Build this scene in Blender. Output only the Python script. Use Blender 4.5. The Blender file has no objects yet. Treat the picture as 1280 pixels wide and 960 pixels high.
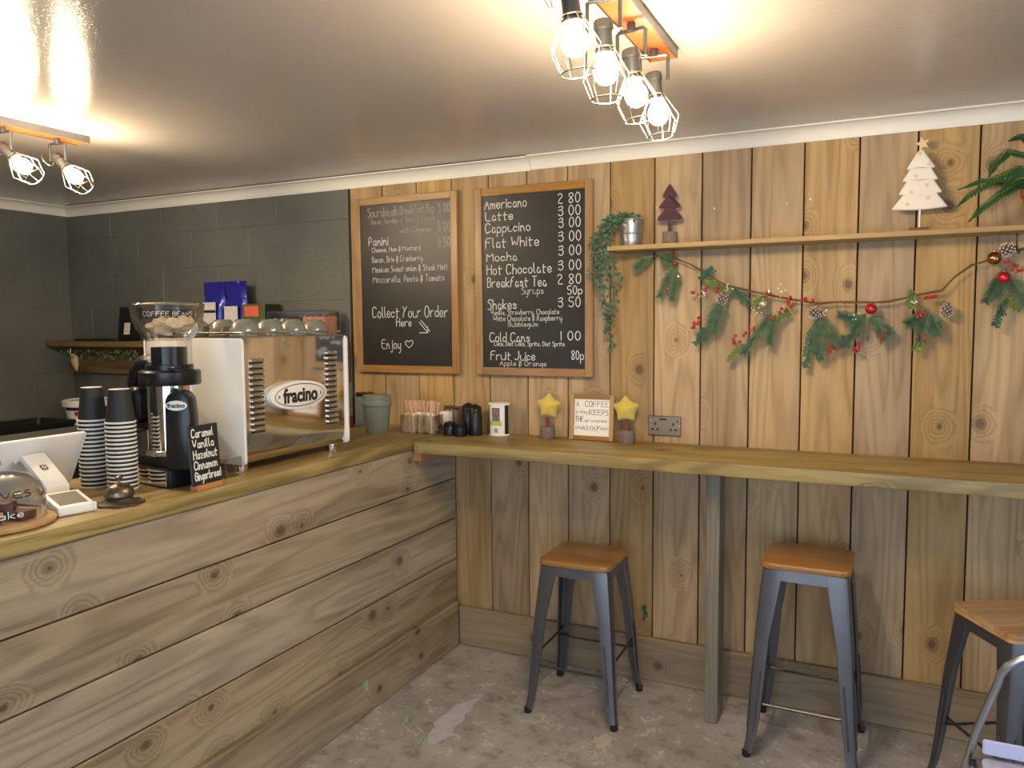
import bpy, bmesh, math, random
from mathutils import Vector, Matrix, noise
random.seed(7)
S = bpy.context.scene
C = S.collection
PI = math.pi

# ------------------------------------------------------------ camera
cam_d = bpy.data.cameras.new('camera'); cam = bpy.data.objects.new('camera', cam_d); C.objects.link(cam)
F_PX, PITCH, YAW, ROLL = 980.56, 0.0763321, 0.4481922, -0.0079330
fw = Vector((-math.sin(YAW)*math.cos(PITCH), math.cos(YAW)*math.cos(PITCH), -math.sin(PITCH)))
r0 = Vector((math.cos(YAW), math.sin(YAW), 0)); u0 = r0.cross(fw)
rr = r0*math.cos(ROLL)+u0*math.sin(ROLL); uu = -r0*math.sin(ROLL)+u0*math.cos(ROLL)
M = Matrix((rr, uu, -fw)).transposed().to_4x4(); M.translation = (0, 0, 1.62)
cam.matrix_world = M
cam_d.sensor_width = 36; cam_d.lens = F_PX/1280*36; cam_d.clip_start = .02
S.camera = cam

# ------------------------------------------------------------ world, lights, exposure
wd = bpy.data.worlds.new('world'); S.world = wd; wd.use_nodes = True
wd.node_tree.nodes['Background'].inputs[0].default_value = (.62, .78, 1, 1)
wd.node_tree.nodes['Background'].inputs[1].default_value = 1.6
def area(name, loc, rot, sx, sy, power, col):
    l = bpy.data.lights.new(name, 'AREA'); l.shape = 'RECTANGLE'; l.size = sx; l.size_y = sy
    l.energy = power; l.color = col
    o = bpy.data.objects.new(name, l); o.location = loc; o.rotation_euler = rot; C.objects.link(o)
area('window_daylight', (.1, -1.66, 1.25), (PI/2, 0, 0), 3.0, 1.9, 30, (.72, .85, 1))
area('door_daylight', (2.60, .6, 1.1), (PI/2, 0, PI/2), 1.5, 1.9, 16, (.60, .78, 1))
BULB = 330
S.view_settings.view_transform = 'Standard'; S.view_settings.look = 'None'
S.view_settings.gamma = 1; S.view_settings.exposure = 0.5

# ------------------------------------------------------------ mesh helper
class G:
    def __init__(s): s.b = bmesh.new()
    def _fin(s, vs, mat):
        if mat is not None: bmesh.ops.transform(s.b, matrix=mat, verts=vs)
    def box(s, c, d, bev=0, rot=None, seg=1):
        t = bmesh.new(); bmesh.ops.create_cube(t, size=1)
        bmesh.ops.scale(t, vec=d, verts=t.verts)
        if bev: bmesh.ops.bevel(t, geom=t.edges[:], offset=bev, segments=seg, affect='EDGES', profile=.5)
        m = Matrix.Translation(c)
        if rot: m = m @ rot
        bmesh.ops.transform(t, matrix=m, verts=t.verts); s.merge(t); return s
    def merge(s, t):
        me = bpy.data.meshes.new('t'); t.to_mesh(me); t.free(); s.b.from_mesh(me); bpy.data.meshes.remove(me)
    def lathe(s, prof, c=(0, 0, 0), seg=24, m=None, sx=1, sy=1):
        vs = []; rings = []
        for r, z in prof:
            if r < 1e-6: ring = [s.b.verts.new((0, 0, z))]
            else: ring = [s.b.verts.new((sx*r*math.cos(2*PI*i/seg), sy*r*math.sin(2*PI*i/seg), z)) for i in range(seg)]
            rings.append(ring); vs += ring
        for a, b in zip(rings, rings[1:]):
            for i in range(seg):
                j = (i+1) % seg
                q = [a[i % len(a)], a[j % len(a)], b[j % len(b)], b[i % len(b)]]
                u = []
                for v in q:
                    if v not in u: u.append(v)
                if len(u) > 2:
                    try: s.b.faces.new(u)
                    except ValueError: pass
        mm = Matrix.Translation(c)
        if m: mm = mm @ m
        s._fin(vs, mm); return s
    def tube(s, pts, r, seg=8, cap=True):
        pts = [Vector(p) for p in pts]; n = len(pts); rings = []
        up = None
        for i, p in enumerate(pts):
            t = (pts[min(i+1, n-1)]-pts[max(i-1, 0)]).normalized()
            if up is None:
                up = t.orthogonal().normalized()
            else:
                up = (up - t*up.dot(t)).normalized()
            w = t.cross(up); rad = r[i] if isinstance(r, (list, tuple)) else r
            rings.append([s.b.verts.new(p+(up*math.cos(2*PI*k/seg)+w*math.sin(2*PI*k/seg))*rad) for k in range(seg)])
        for a, b in zip(rings, rings[1:]):
            for k in range(seg):
                s.b.faces.new((a[k], a[(k+1) % seg], b[(k+1) % seg], b[k]))
        if cap:
            s.b.faces.new(rings[0][::-1]); s.b.faces.new(rings[-1])
        return s
    def prism(s, poly, h, m=None, bev=0):
        """polygon in local XY extruded along +Z"""
        t = bmesh.new(); vs = [t.verts.new((x, y, 0)) for x, y in poly]; f = t.faces.new(vs)
        e = bmesh.ops.extrude_face_region(t, geom=[f])
        bmesh.ops.translate(t, vec=(0, 0, h), verts=[v for v in e['geom'] if isinstance(v, bmesh.types.BMVert)])
        bmesh.ops.recalc_face_normals(t, faces=t.faces)
        if bev: bmesh.ops.bevel(t, geom=t.edges[:], offset=bev, segments=2, affect='EDGES', profile=.5)
        if m: bmesh.ops.transform(t, matrix=m, verts=t.verts)
        s.merge(t); return s
    def sphere(s, c, r, sub=2, sc=(1, 1, 1), m=None):
        t = bmesh.new(); bmesh.ops.create_icosphere(t, subdivisions=sub, radius=r)
        bmesh.ops.scale(t, vec=sc, verts=t.verts)
        mm = Matrix.Translation(c)
        if m: mm = mm @ m
        bmesh.ops.transform(t, matrix=mm, verts=t.verts); s.merge(t); return s
    def quad(s, pts):
        s.b.faces.new([s.b.verts.new(p) for p in pts]); return s
    def tri_count(s): return len(s.b.faces)
    def obj(s, name, mat, parent=None, loc=(0, 0, 0), rot=(0, 0, 0), recalc=True, smooth=35):
        if recalc: bmesh.ops.recalc_face_normals(s.b, faces=s.b.faces)
        me = bpy.data.meshes.new(name); s.b.to_mesh(me); s.b.free()
        me.materials.append(mat)
        if smooth:
            me.polygons.foreach_set('use_smooth', [True]*len(me.polygons))
            me.set_sharp_from_angle(angle=math.radians(smooth))
        o = bpy.data.objects.new(name, me); C.objects.link(o)
        o.location = loc; o.rotation_euler = rot
        if parent: o.parent = parent
        return o
def tag(o, label=None, cat=None, group=None, kind=None):
    if label: o['label'] = label
    if cat: o['category'] = cat
    if group: o['group'] = group
    if kind: o['kind'] = kind
    return o
def thing(name, label, cat, loc=(0, 0, 0), rz=0, group=None):
    o = bpy.data.objects.new(name, None); C.objects.link(o); o.empty_display_size = .05
    o.location = loc; o.rotation_euler = (0, 0, rz)
    return tag(o, label, cat, group)
KIDS = {}
def dup(root, loc, rz=None, label=None, group=None):
    r = root.copy(); C.objects.link(r); r.location = loc
    if rz is not None: r.rotation_euler = (0, 0, rz)
    if label: r['label'] = label
    if group: r['group'] = group
    def rec(a, b):
        for ch in [o for o in list(bpy.data.objects) if o.parent == a]:
            c = ch.copy(); C.objects.link(c); c.parent = b; rec(ch, c)
    rec(root, r); return r
def Rx(a): return Matrix.Rotation(a, 4, 'X')
def Ry(a): return Matrix.Rotation(a, 4, 'Y')
def Rz(a): return Matrix.Rotation(a, 4, 'Z')
def T(*a): return Matrix.Translation(a)

# ------------------------------------------------------------ materials
def newmat(n):
    m = bpy.data.materials.new(n); m.use_nodes = True; nt = m.node_tree
    return m, nt, nt.nodes['Principled BSDF']
def srgb(r, g, b):
    f = lambda c: ((c/255+.055)/1.055)**2.4 if c > 10 else c/255/12.92
    return (f(r), f(g), f(b), 1)
def plain(n, col, rough=.5, metal=0, bump=0, bscale=60, var=0, trans=0, coat=0, emit=0, ior=1.45, sheen=0, vscale=9):
    m, nt, p = newmat(n)
    p.inputs['Base Color'].default_value = col if len(col) == 4 else (*col, 1)
    p.inputs['Roughness'].default_value = rough; p.inputs['Metallic'].default_value = metal
    p.inputs['Transmission Weight'].default_value = trans; p.inputs['IOR'].default_value = ior
    p.inputs['Coat Weight'].default_value = coat
    p.inputs['Sheen Weight'].default_value = sheen
    if emit:
        p.inputs['Emission Color'].default_value = col if len(col) == 4 else (*col, 1); p.inputs['Emission Strength'].default_value = emit
    tc = nt.nodes.new('ShaderNodeTexCoord')
    if var:
        no = nt.nodes.new('ShaderNodeTexNoise'); no.inputs['Scale'].default_value = vscale; no.inputs['Detail'].default_value = 6
        nt.links.new(tc.outputs['Object'], no.inputs['Vector'])
        mr = nt.nodes.new('ShaderNodeMapRange'); mr.inputs[1].default_value = .25; mr.inputs[2].default_value = .75
        mr.inputs[3].default_value = 1-var; mr.inputs[4].default_value = 1+var
        nt.links.new(no.outputs[0], mr.inputs[0])
        mx = nt.nodes.new('ShaderNodeMix'); mx.data_type = 'RGBA'; mx.blend_type = 'MULTIPLY'; mx.inputs[0].default_value = 1
        mx.inputs[6].default_value = col if len(col) == 4 else (*col, 1)
        nt.links.new(mr.outputs[0], mx.inputs[7]); nt.links.new(mx.outputs[2], p.inputs['Base Color'])
    if bump:
        no = nt.nodes.new('ShaderNodeTexNoise'); no.inputs['Scale'].default_value = bscale; no.inputs['Detail'].default_value = 4
        nt.links.new(tc.outputs['Object'], no.inputs['Vector'])
        b = nt.nodes.new('ShaderNodeBump'); b.inputs['Strength'].default_value = bump; b.inputs['Distance'].default_value = .004
        nt.links.new(no.outputs[0], b.inputs['Height']); nt.links.new(b.outputs[0], p.inputs['Normal'])
    return m
class NB:
    def __init__(s, nt): s.nt = nt
    def n(s, t, **k):
        x = s.nt.nodes.new(t)
        for a, b in k.items(): setattr(x, a, b)
        return x
    def set(s, sock, v):
        if isinstance(v, bpy.types.NodeSocket): s.nt.links.new(v, sock)
        elif v is not None: sock.default_value = v
    def m(s, op, a, b=None, c=None):
        x = s.n('ShaderNodeMath', operation=op)
        for i, v in enumerate((a, b, c)): s.set(x.inputs[i], v)
        return x.outputs[0]
    def noise(s, vec, scale, detail=3, rough=.5, dim='3D'):
        x = s.n('ShaderNodeTexNoise', noise_dimensions=dim); s.set(x.inputs['Vector'], vec)
        x.inputs['Scale'].default_value = scale; x.inputs['Detail'].default_value = detail; x.inputs['Roughness'].default_value = rough
        return x.outputs[0]
    def comb(s, a, b, c):
        x = s.n('ShaderNodeCombineXYZ')
        for i, v in enumerate((a, b, c)): s.set(x.inputs[i], v)
        return x.outputs[0]
    def rng(s, v, a, b, c=0, d=1, smooth=True):
        x = s.n('ShaderNodeMapRange'); x.interpolation_type = 'SMOOTHSTEP' if smooth else 'LINEAR'
        s.set(x.inputs[0], v); x.inputs[1].default_value = a; x.inputs[2].default_value = b; x.inputs[3].default_value = c; x.inputs[4].default_value = d
        return x.outputs[0]
    def mix(s, f, a, b, mode='MIX'):
        x = s.n('ShaderNodeMix', data_type='RGBA', blend_type=mode)
        s.set(x.inputs[0], f); s.set(x.inputs[6], a); s.set(x.inputs[7], b); return x.outputs[2]
def wood(n, axis, light, dark, knot=(.10, .05, .025, 1), rough=.6, kn=.5, contrast=1.0, grey=0.0, across=None, vary=.16, ring=26, coat=0):
    """softwood board; axis = local axis the grain runs along; across = broad axis"""
    m, nt, p = newmat(n); q = NB(nt)
    tc = q.n('ShaderNodeTexCoord'); sp = q.n('ShaderNodeSeparateXYZ'); nt.links.new(tc.outputs['Object'], sp.inputs[0])
    ax = {'X': 0, 'Y': 1, 'Z': 2}; o = sp.outputs
    rest = [a for a in 'XYZ' if a != axis]
    if across is None: across = rest[0]
    third = [a for a in rest if a != across][0]
    oi = q.n('ShaderNodeObjectInfo'); rnd = oi.outputs['Random']
    U = q.m('ADD', q.m('ADD', o[ax[across]], q.m('MULTIPLY', o[ax[third]], .83)), q.m('MULTIPLY', rnd, 17.3)); V = q.m('ADD', o[ax[axis]], q.m('MULTIPLY', rnd, 91.7)); W = o[ax[third]]
    # knots
    vo = q.n('ShaderNodeTexVoronoi', voronoi_dimensions='2D'); vo.inputs['Scale'].default_value = 1; vo.inputs['Randomness'].default_value = .9
    KS, KV = 6.5, 3.0
    sv = q.comb(q.m('MULTIPLY', U, KS), q.m('MULTIPLY', V, KV), 0); nt.links.new(sv, vo.inputs['Vector'])
    ps = q.n('ShaderNodeSeparateXYZ'); nt.links.new(vo.outputs['Position'], ps.inputs[0])
    du = q.m('SUBTRACT', U, q.m('DIVIDE', ps.outputs[0], KS)); dv = q.m('SUBTRACT', V, q.m('DIVIDE', ps.outputs[1], KV))
    dv2 = q.m('MULTIPLY', dv, .78)
    d = q.m('SQRT', q.m('ADD', q.m('MULTIPLY', du, du), q.m('MULTIPLY', dv2, dv2)))
    wob = q.noise(q.comb(U, V, W), 22, 5, .65)
    d = q.m('ADD', d, q.m('MULTIPLY', q.m('SUBTRACT', wob, .5), .020))
    cs = q.n('ShaderNodeSeparateColor'); nt.links.new(vo.outputs['Color'], cs.inputs[0])
    has = q.m('GREATER_THAN', cs.outputs[0], 1-kn)
    rad = q.m('MULTIPLY_ADD', cs.outputs[1], .014, .004)
    core = q.m('MULTIPLY', has, q.rng(q.m('DIVIDE', d, rad), .75, 1.1, 1, 0))
    halo = q.m('MULTIPLY', has, q.rng(d, .0, .07, 1, 0))
    # growth-ring field
    gv = q.comb(q.m('MULTIPLY', U, 6), q.m('MULTIPLY', V, .55), q.m('MULTIPLY', rnd, 9))
    field = q.m('ADD', q.m('MULTIPLY', q.noise(gv, 1, 2), 2.6), q.m('MULTIPLY', U, 2.5))
    field = q.m('ADD', field, q.m('MULTIPLY', halo, 1.0))
    rg = q.m('MULTIPLY', q.m('ADD', q.m('SINE', q.m('MULTIPLY', field, ring)), 1), .5)
    rg = q.m('POWER', rg, 1.8)
    fine = q.noise(q.comb(q.m('MULTIPLY', U, 260), q.m('MULTIPLY', V, 5), W), 1, 3, .6)
    broad = q.noise(q.comb(q.m('MULTIPLY', U, 9), q.m('MULTIPLY', V, 1.1), rnd), 1, 4)
    f = q.m('ADD', q.m('MULTIPLY', rg, .30*contrast), q.m('MULTIPLY', q.rng(fine, .3, .7), .22*contrast))
    f = q.m('ADD', f, q.m('MULTIPLY', q.rng(broad, .3, .7), .42*contrast))
    f = q.m('ADD', f, q.m('MULTIPLY', halo, .22))
    col = q.mix(f, light, dark)
    if grey:
        st = q.noise(q.comb(q.m('MULTIPLY', U, 7), q.m('MULTIPLY', V, 1.3), q.m('MULTIPLY', rnd, 31)), 1.2, 5, .6)
        col = q.mix(q.m('MULTIPLY', q.rng(st, .45, .72), grey), col, (.19, .18, .15, 1))
    col = q.mix(q.m('MULTIPLY', core, .8), col, knot)
    # resin ring round the knot
    ringk = q.m('MULTIPLY', has, q.m('MULTIPLY', q.rng(q.m('DIVIDE', d, rad), .9, 1.15), q.rng(q.m('DIVIDE', d, rad), 1.2, 1.6, 1, 0)))
    col = q.mix(q.m('MULTIPLY', ringk, .45), col, knot)
    hsv = q.n('ShaderNodeHueSaturation'); nt.links.new(col, hsv.inputs['Color'])
    rv = q.m('FRACT', q.m('MULTIPLY', rnd, 7.77))
    nt.links.new(q.m('MULTIPLY_ADD', rv, 2*vary, 1-vary), hsv.inputs['Value'])
    nt.links.new(q.m('MULTIPLY_ADD', q.m('FRACT', q.m('MULTIPLY', rnd, 3.3)), .25, .88), hsv.inputs['Saturation'])
    nt.links.new(hsv.outputs[0], p.inputs['Base Color'])
    p.inputs['Roughness'].default_value = rough; p.inputs['Coat Weight'].default_value = coat; p.inputs['Coat Roughness'].default_value = .25
    b = q.n('ShaderNodeBump'); b.inputs['Strength'].default_value = .25; b.inputs['Distance'].default_value = .0015
    nt.links.new(q.m('ADD', q.m('ADD', q.m('MULTIPLY', fine, .8), q.m('MULTIPLY', rg, .4)), q.m('MULTIPLY', core, -1)), b.inputs['Height']); nt.links.new(b.outputs[0], p.inputs['Normal'])
    return m
M_wallwood = wood('wall_board_wood', 'Z', (.54, .36, .17, 1), (.26, .15, .055, 1), across='X', kn=.36, grey=.16, contrast=1.05, vary=.15)
M_skirtx = wood('skirting_wood', 'X', (.40, .29, .16, 1), (.20, .135, .07, 1), across='Z', kn=.4, grey=.25, vary=.10)
M_counter = wood('counter_board_wood', 'Y', (.50, .39, .25, 1), (.19, .13, .072, 1), across='Z', kn=.40, grey=.28, contrast=1.05, vary=.13)
M_worktop = wood('treated_worktop_wood', 'Y', (.50, .36, .12, 1), (.20, .135, .035, 1), across='X', kn=.3, rough=.42, grey=.25, vary=.03, contrast=1.5)
M_bar = wood('treated_bar_wood', 'X', (.50, .36, .12, 1), (.20, .14, .04, 1), across='Y', kn=.35, rough=.45, grey=.25, vary=.03, contrast=1.5)
M_shelf = wood('shelf_wood', 'X', (.50, .35, .16, 1), (.27, .17, .07, 1), across='Y', kn=.3, vary=.03)
M_oldshelf = wood('old_shelf_wood', 'X', (.25, .16, .075, 1), (.11, .07, .03, 1), across='Z', kn=.25, rough=.5, vary=.03)
M_post = wood('weathered_post_wood', 'Z', (.27, .235, .155, 1), (.12, .10, .06, 1), across='X', kn=.2, grey=.6, vary=.03)
M_frame = wood('oak_frame_wood', 'Z', (.40, .22, .085, 1), (.22, .11, .035, 1), across='X', kn=0, rough=.35, vary=.02, ring=40)
M_framex = wood('oak_frame_wood_across', 'X', (.40, .22, .085, 1), (.22, .11, .035, 1), across='Z', kn=0, rough=.35, vary=.02, ring=40)
M_seat = wood('stool_seat_wood', 'X', (.38, .195, .07, 1), (.21, .095, .03, 1), across='Y', kn=0, rough=.3, coat=.3, vary=.10, ring=14)
M_seatglare = wood('glare_lightened_seat_wood', 'X', (.62, .40, .22, 1), (.33, .18, .085, 1), across='Y', kn=0, rough=.3, coat=.4, vary=.22, ring=14)  # stool seat wood again, lightened: window glare put into its colour
M_signwood = wood('pale_sign_wood', 'Z', (.48, .30, .12, 1), (.30, .17, .06, 1), across='X', kn=0, vary=.05)
M_round = wood('serving_board_wood', 'X', (.55, .33, .12, 1), (.36, .19, .06, 1), across='Y', kn=0, rough=.35, vary=.02)
M_bark = plain('grey_bark', (.20, .16, .13), .8, bump=.8, bscale=120, var=.3, vscale=60)

M_ceil, nt, p = newmat('gloss_ceiling_paint'); q = NB(nt)
p.inputs['Base Color'].default_value = (.42, .37, .335, 1); p.inputs['Roughness'].default_value = .15
tc = q.n('ShaderNodeTexCoord')
h = q.m('ADD', q.m('MULTIPLY', q.noise(tc.outputs['Object'], 170, 2), .9), q.m('MULTIPLY', q.noise(tc.outputs['Object'], 5, 3), 2.5))
b = q.n('ShaderNodeBump'); b.inputs['Strength'].default_value = .5; b.inputs['Distance'].default_value = .0018
nt.links.new(h, b.inputs['Height']); nt.links.new(b.outputs[0], p.inputs['Normal'])

M_block, nt, p = newmat('grey_painted_block'); q = NB(nt)
tc = q.n('ShaderNodeTexCoord'); gm = q.n('ShaderNodeNewGeometry')
nz = q.noise(gm.outputs['Position'], 2.2, 6); nz2 = q.noise(gm.outputs['Position'], 38, 5, .65)
c_ = q.mix(q.rng(nz, .3, .7), (.10, .103, .094, 1), (.135, .136, .122, 1)); nt.links.new(c_, p.inputs['Base Color'])
p.inputs['Roughness'].default_value = .55
b = q.n('ShaderNodeBump'); b.inputs['Strength'].default_value = .7; b.inputs['Distance'].default_value = .006
nt.links.new(q.m('ADD', nz2, q.m('MULTIPLY', q.noise(gm.outputs['Position'], 7, 3), 2)), b.inputs['Height']); nt.links.new(b.outputs[0], p.inputs['Normal'])

M_floor, nt, p = newmat('worn_concrete'); q = NB(nt)
gm = q.n('ShaderNodeNewGeometry'); P = gm.outputs['Position']
a1 = q.noise(P, 1.6, 8, .62); a2 = q.noise(P, 9, 8, .7); a3 = q.noise(P, 55, 6, .7)
c_ = q.mix(q.rng(a1, .35, .68), (.37, .34, .315, 1), (.54, .51, .49, 1))
c_ = q.mix(q.m('MULTIPLY', q.rng(a2, .36, .50, 1, 0), .7), c_, (.22, .175, .135, 1))
flake = q.m('MULTIPLY', q.rng(a2, .55, .60), q.rng(a3, .42, .52))
c_ = q.mix(q.m('MULTIPLY', flake, .9), c_, (.68, .64, .60, 1))
speck = q.rng(a3, .64, .68); c_ = q.mix(q.m('MULTIPLY', speck, .6), c_, (.62, .58, .54, 1))
pit = q.rng(a3, .30, .35, 1, 0); c_ = q.mix(q.m('MULTIPLY', pit, .7), c_, (.10, .08, .065, 1))
nt.links.new(c_, p.inputs['Base Color']); p.inputs['Roughness'].default_value = .55
b = q.n('ShaderNodeBump'); b.inputs['Strength'].default_value = .6; b.inputs['Distance'].default_value = .004
nt.links.new(q.m('ADD', a3, flake), b.inputs['Height']); nt.links.new(b.outputs[0], p.inputs['Normal'])

M_cove = plain('white_cornice_paint', (.74, .70, .63), .5, var=.05, vscale=3)
M_render = plain('grey_wall_paint', (.30, .29, .27), .6, bump=.3, bscale=30, var=.06)
M_gap = plain('dark_batten_backing', (.03, .022, .015), .9)
M_black = plain('black_plastic', (.012, .012, .013), .3)
M_blackmatt = plain('black_matt', (.02, .02, .02), .6)
M_steel = plain('polished_steel', (.80, .78, .75), .06, 1)
M_brush = plain('brushed_steel', (.55, .54, .52), .25, 1, var=.05)
M_gun = plain('gunmetal_legs', (.15, .152, .165), .32, .75, var=.10, bump=.1, bscale=300)
M_dkmetal = plain('dark_lamp_metal', (.09, .09, .095), .35, .8)
M_wire = plain('brass_grey_wire', (.38, .34, .28), .3, 1)
M_white = plain('white_enamel', (.80, .77, .72), .3, coat=.3)
M_whitep = plain('white_plastic', (.82, .81, .80), .35)
M_paper = plain('white_paper', (.85, .82, .76), .7)
M_chalkb = plain('blackboard_paint', (.022, .021, .020), .38, var=.25, vscale=5, bump=.15, bscale=200)
M_chalk = plain('chalk_line', (.68, .67, .64), .9)
M_chalkdim = plain('faded_chalk_line', (.40, .39, .36), .9)
M_ink = plain('black_ink', (.02, .018, .016), .5)
M_glass = None
def glassmat(n, tint=(1, 1, 1, 1), gl=.12, rough=.03):
    m = bpy.data.materials.new(n); m.use_nodes = True; nt = m.node_tree; nt.nodes.clear()
    o = nt.nodes.new('ShaderNodeOutputMaterial'); mx = nt.nodes.new('ShaderNodeMixShader')
    t = nt.nodes.new('ShaderNodeBsdfTransparent'); g = nt.nodes.new('ShaderNodeBsdfGlossy'); lw = nt.nodes.new('ShaderNodeLayerWeight')
    t.inputs[0].default_value = tint; g.inputs['Roughness'].default_value = rough; lw.inputs[0].default_value = gl+.1
    nt.links.new(lw.outputs['Facing'], mx.inputs[0])
    nt.links.new(t.outputs[0], mx.inputs[1]); nt.links.new(g.outputs[0], mx.inputs[2]); nt.links.new(mx.outputs[0], o.inputs[0])
    return m
M_glass = glassmat('clear_glass', (.93, .93, .92, 1), .12)
M_acryl = glassmat('clear_acrylic', (.94, .93, .92, 1), .14)
M_bulb = plain('lit_bulb_glass', (1, .80, .52), .3, emit=BULB)
M_orangewood = plain('orange_stained_wood', (.26, .075, .018), .4, var=.2, vscale=25)
M_leaf = plain('dark_green_leaf', (.035, .085, .04), .5, var=.45, vscale=40)
M_ivy = plain('dusty_green_leaf', (.05, .12, .07), .55, var=.5, vscale=30)
M_needle = plain('blue_green_needles', (.13, .20, .11), .55, var=.4, vscale=30)
M_bleaf = plain('bright_green_leaf', (.13, .19, .04), .5, var=.35, vscale=40)
M_fern = plain('fern_green', (.035, .11, .025), .45, var=.4, vscale=25)
M_twig = plain('brown_twig', (.13, .07, .03), .8)
M_red = plain('red_berry', (.42, .02, .02), .25, coat=.5)
M_redb = plain('red_bauble_foil', (.60, .02, .025), .18, .6, coat=.5)
M_gold = plain('gold_bauble_foil', (.45, .24, .08), .12, 1)
M_silver = plain('pearl_bauble', (.62, .52, .38), .25, .7)
M_cone = plain('pine_cone_brown', (.12, .06, .035), .7, var=.5, vscale=90)
M_conetip = plain('frosted_cone_tip', (.60, .56, .52), .8)
M_velvet = plain('plum_velvet', (.075, .022, .035), .8, sheen=.6, var=.3, vscale=25)
M_felt = plain('cream_felt', (.80, .72, .62), .9, bump=.3, bscale=200, sheen=.3)
M_ply = plain('pale_ply', (.72, .50, .30), .6)
M_starm = plain('mustard_velvet', (.56, .42, .075), .75, sheen=.5, bump=.3, bscale=150, var=.18, vscale=30)
M_galv = plain('galvanised_tin', (.42, .42, .41), .38, .8, var=.2, vscale=18)
M_terra = plain('terracotta', (.55, .20, .08), .7, var=.1)
M_bin = plain('sage_grey_bin', (.20, .22, .19), .55)
M_nickel = plain('brushed_nickel_plate', (.40, .32, .23), .32, 1)
M_blue = plain('glossy_blue_foil', (.02, .02, .30), .25, .2, coat=.4, bump=.9, bscale=35)
M_label = plain('grey_white_label', (.62, .58, .56), .6, var=.15, vscale=60)
M_grbox = plain('olive_green_card', (.085, .095, .03), .6)
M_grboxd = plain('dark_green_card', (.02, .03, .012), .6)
M_orange = plain('orange_red_print', (.65, .13, .07), .6, var=.5, vscale=200)
M_pink = plain('pink_marshmallow', (.85, .38, .30), .8, var=.1, vscale=80)
M_cream = plain('cream_marshmallow', (.80, .74, .66), .8, var=.1, vscale=80)
M_choc = plain('brown_chocolate', (.16, .065, .035), .5, var=.4, vscale=80)
M_cake = plain('brown_brownie', (.11, .045, .028), .6, var=.5, vscale=80)
M_cupblack = plain('black_cup_card', (.022, .021, .021), .6)
M_cupwhite = plain('white_cup_paper', (.80, .76, .68), .5)
M_china = plain('grey_green_china', (.17, .175, .145), .12, coat=.6)
M_bell = plain('antique_bronze', (.20, .15, .11), .32, .9, bump=.6, bscale=80, var=.3, vscale=60)
M_bellbase = plain('cast_iron_brown', (.09, .07, .055), .55, .6, bump=.8, bscale=90)
M_screen = plain('grey_screen', (.07, .058, .052), .5)
M_stick = plain('pale_stirrer_wood', (.66, .40, .24), .7, var=.15, vscale=100)
M_sachet = plain('brown_paper_sachet', (.60, .44, .25), .75, var=.25, vscale=90)
M_lav = plain('lavender_white_plastic', (.55, .56, .78), .25)
M_chrome = plain('satin_chrome_tube', (.42, .43, .45), .25, .9)
M_bluebag = plain('grey_blue_card', (.14, .18, .20), .6)
M_redbrown = plain('red_brown_wood', (.19, .045, .02), .5)
M_orangeblock = plain('orange_pine_block', (.50, .21, .08), .6, var=.15)
M_paint = plain('pale_paint_spill', (.55, .55, .60), .5, var=.12, vscale=30)
M_creampaint = plain('cream_paint_spill', (.58, .50, .42), .6, var=.12, vscale=30)
M_green = plain('mint_paint_dash', (.22, .60, .42), .5)
M_rubber = plain('black_rubber', (.012, .012, .012), .7)
M_filter = plain('cream_coffee_filter_paper', (.74, .60, .42), .75, trans=0)
M_greenprint = plain('green_field_print', (.42, .55, .12), .7, var=.3, vscale=100)
M_photo = plain('brown_purple_photo_print', (.22, .13, .15), .7, var=.8, vscale=140)
M_bluep = plain('pale_blue_print', (.30, .30, .48), .7, var=.2, vscale=200)

# ------------------------------------------------------------ setting
XL, XR, YF, YB, ZC = -4.85, 2.62, -1.62, 3.42, 2.394
def struct(o): o['kind'] = 'structure'; return o
fl = struct(G().box(((XL+XR)/2, (YF+YB)/2, -.05), (XR-XL+.2, YB-YF+.2, .1)).obj('floor', M_floor))
struct(G().box(((XL+XR)/2, (YF+YB)/2, ZC+.05), (XR-XL+.2, YB-YF+.2, .1)).obj('ceiling', M_ceil))
wb = struct(G().box(((XL+XR)/2, YB+.06, ZC/2), (XR-XL+.2, .1, ZC)).obj('wall_back', M_gap))
wl = struct(G().box((XL-.06, (YF+YB)/2, ZC/2), (.1, YB-YF, ZC)).obj('wall_left', M_gap))
# painted blockwork, block by block
def blocks(parent, horiz, a0, a1, fixed, mat=M_block):
    zs = [0.0] + [1.966-.2125*k for k in range(8, -2, -1)]+[2.36]
    zs = sorted(z for z in zs if z >= 0)
    row = 0
    for z0, z1 in zip(zs, zs[1:]):
        x = a0 - (.23 if row % 2 else .02); row += 1
        while x < a1:
            x0 = max(x, a0); x1 = min(x+.45, a1); x += .45
            if x1-x0 < .02: continue
            w = x1-x0-.003; hh = z1-z0-.003; dz = random.uniform(-.001, .001); dy = random.uniform(0, .0022)
            g = G().box((0, 0, 0), (w, .03, hh) if horiz else (.03, w, hh), .0025)
            c = ((x0+x1)/2, fixed+.015+dy, (z0+z1)/2+dz) if horiz else (fixed-.015-dy, (x0+x1)/2, (z0+z1)/2+dz)
            g.obj('block', mat, parent, c)
blocks(wb, True, XL, -2.585, YB-.02)
blocks(wl, False, .2, YB-.02, XL+.02)
def mortar(parent, c, d): tag(G().box(c, d).obj('mortar', M_block, parent))
mortar(wb, ((XL-2.585)/2, YB+.000, ZC/2), (-2.585-XL, .034, ZC)); mortar(wl, (XL-.000, 1.8, ZC/2), (.034, 3.2, ZC))
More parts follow.
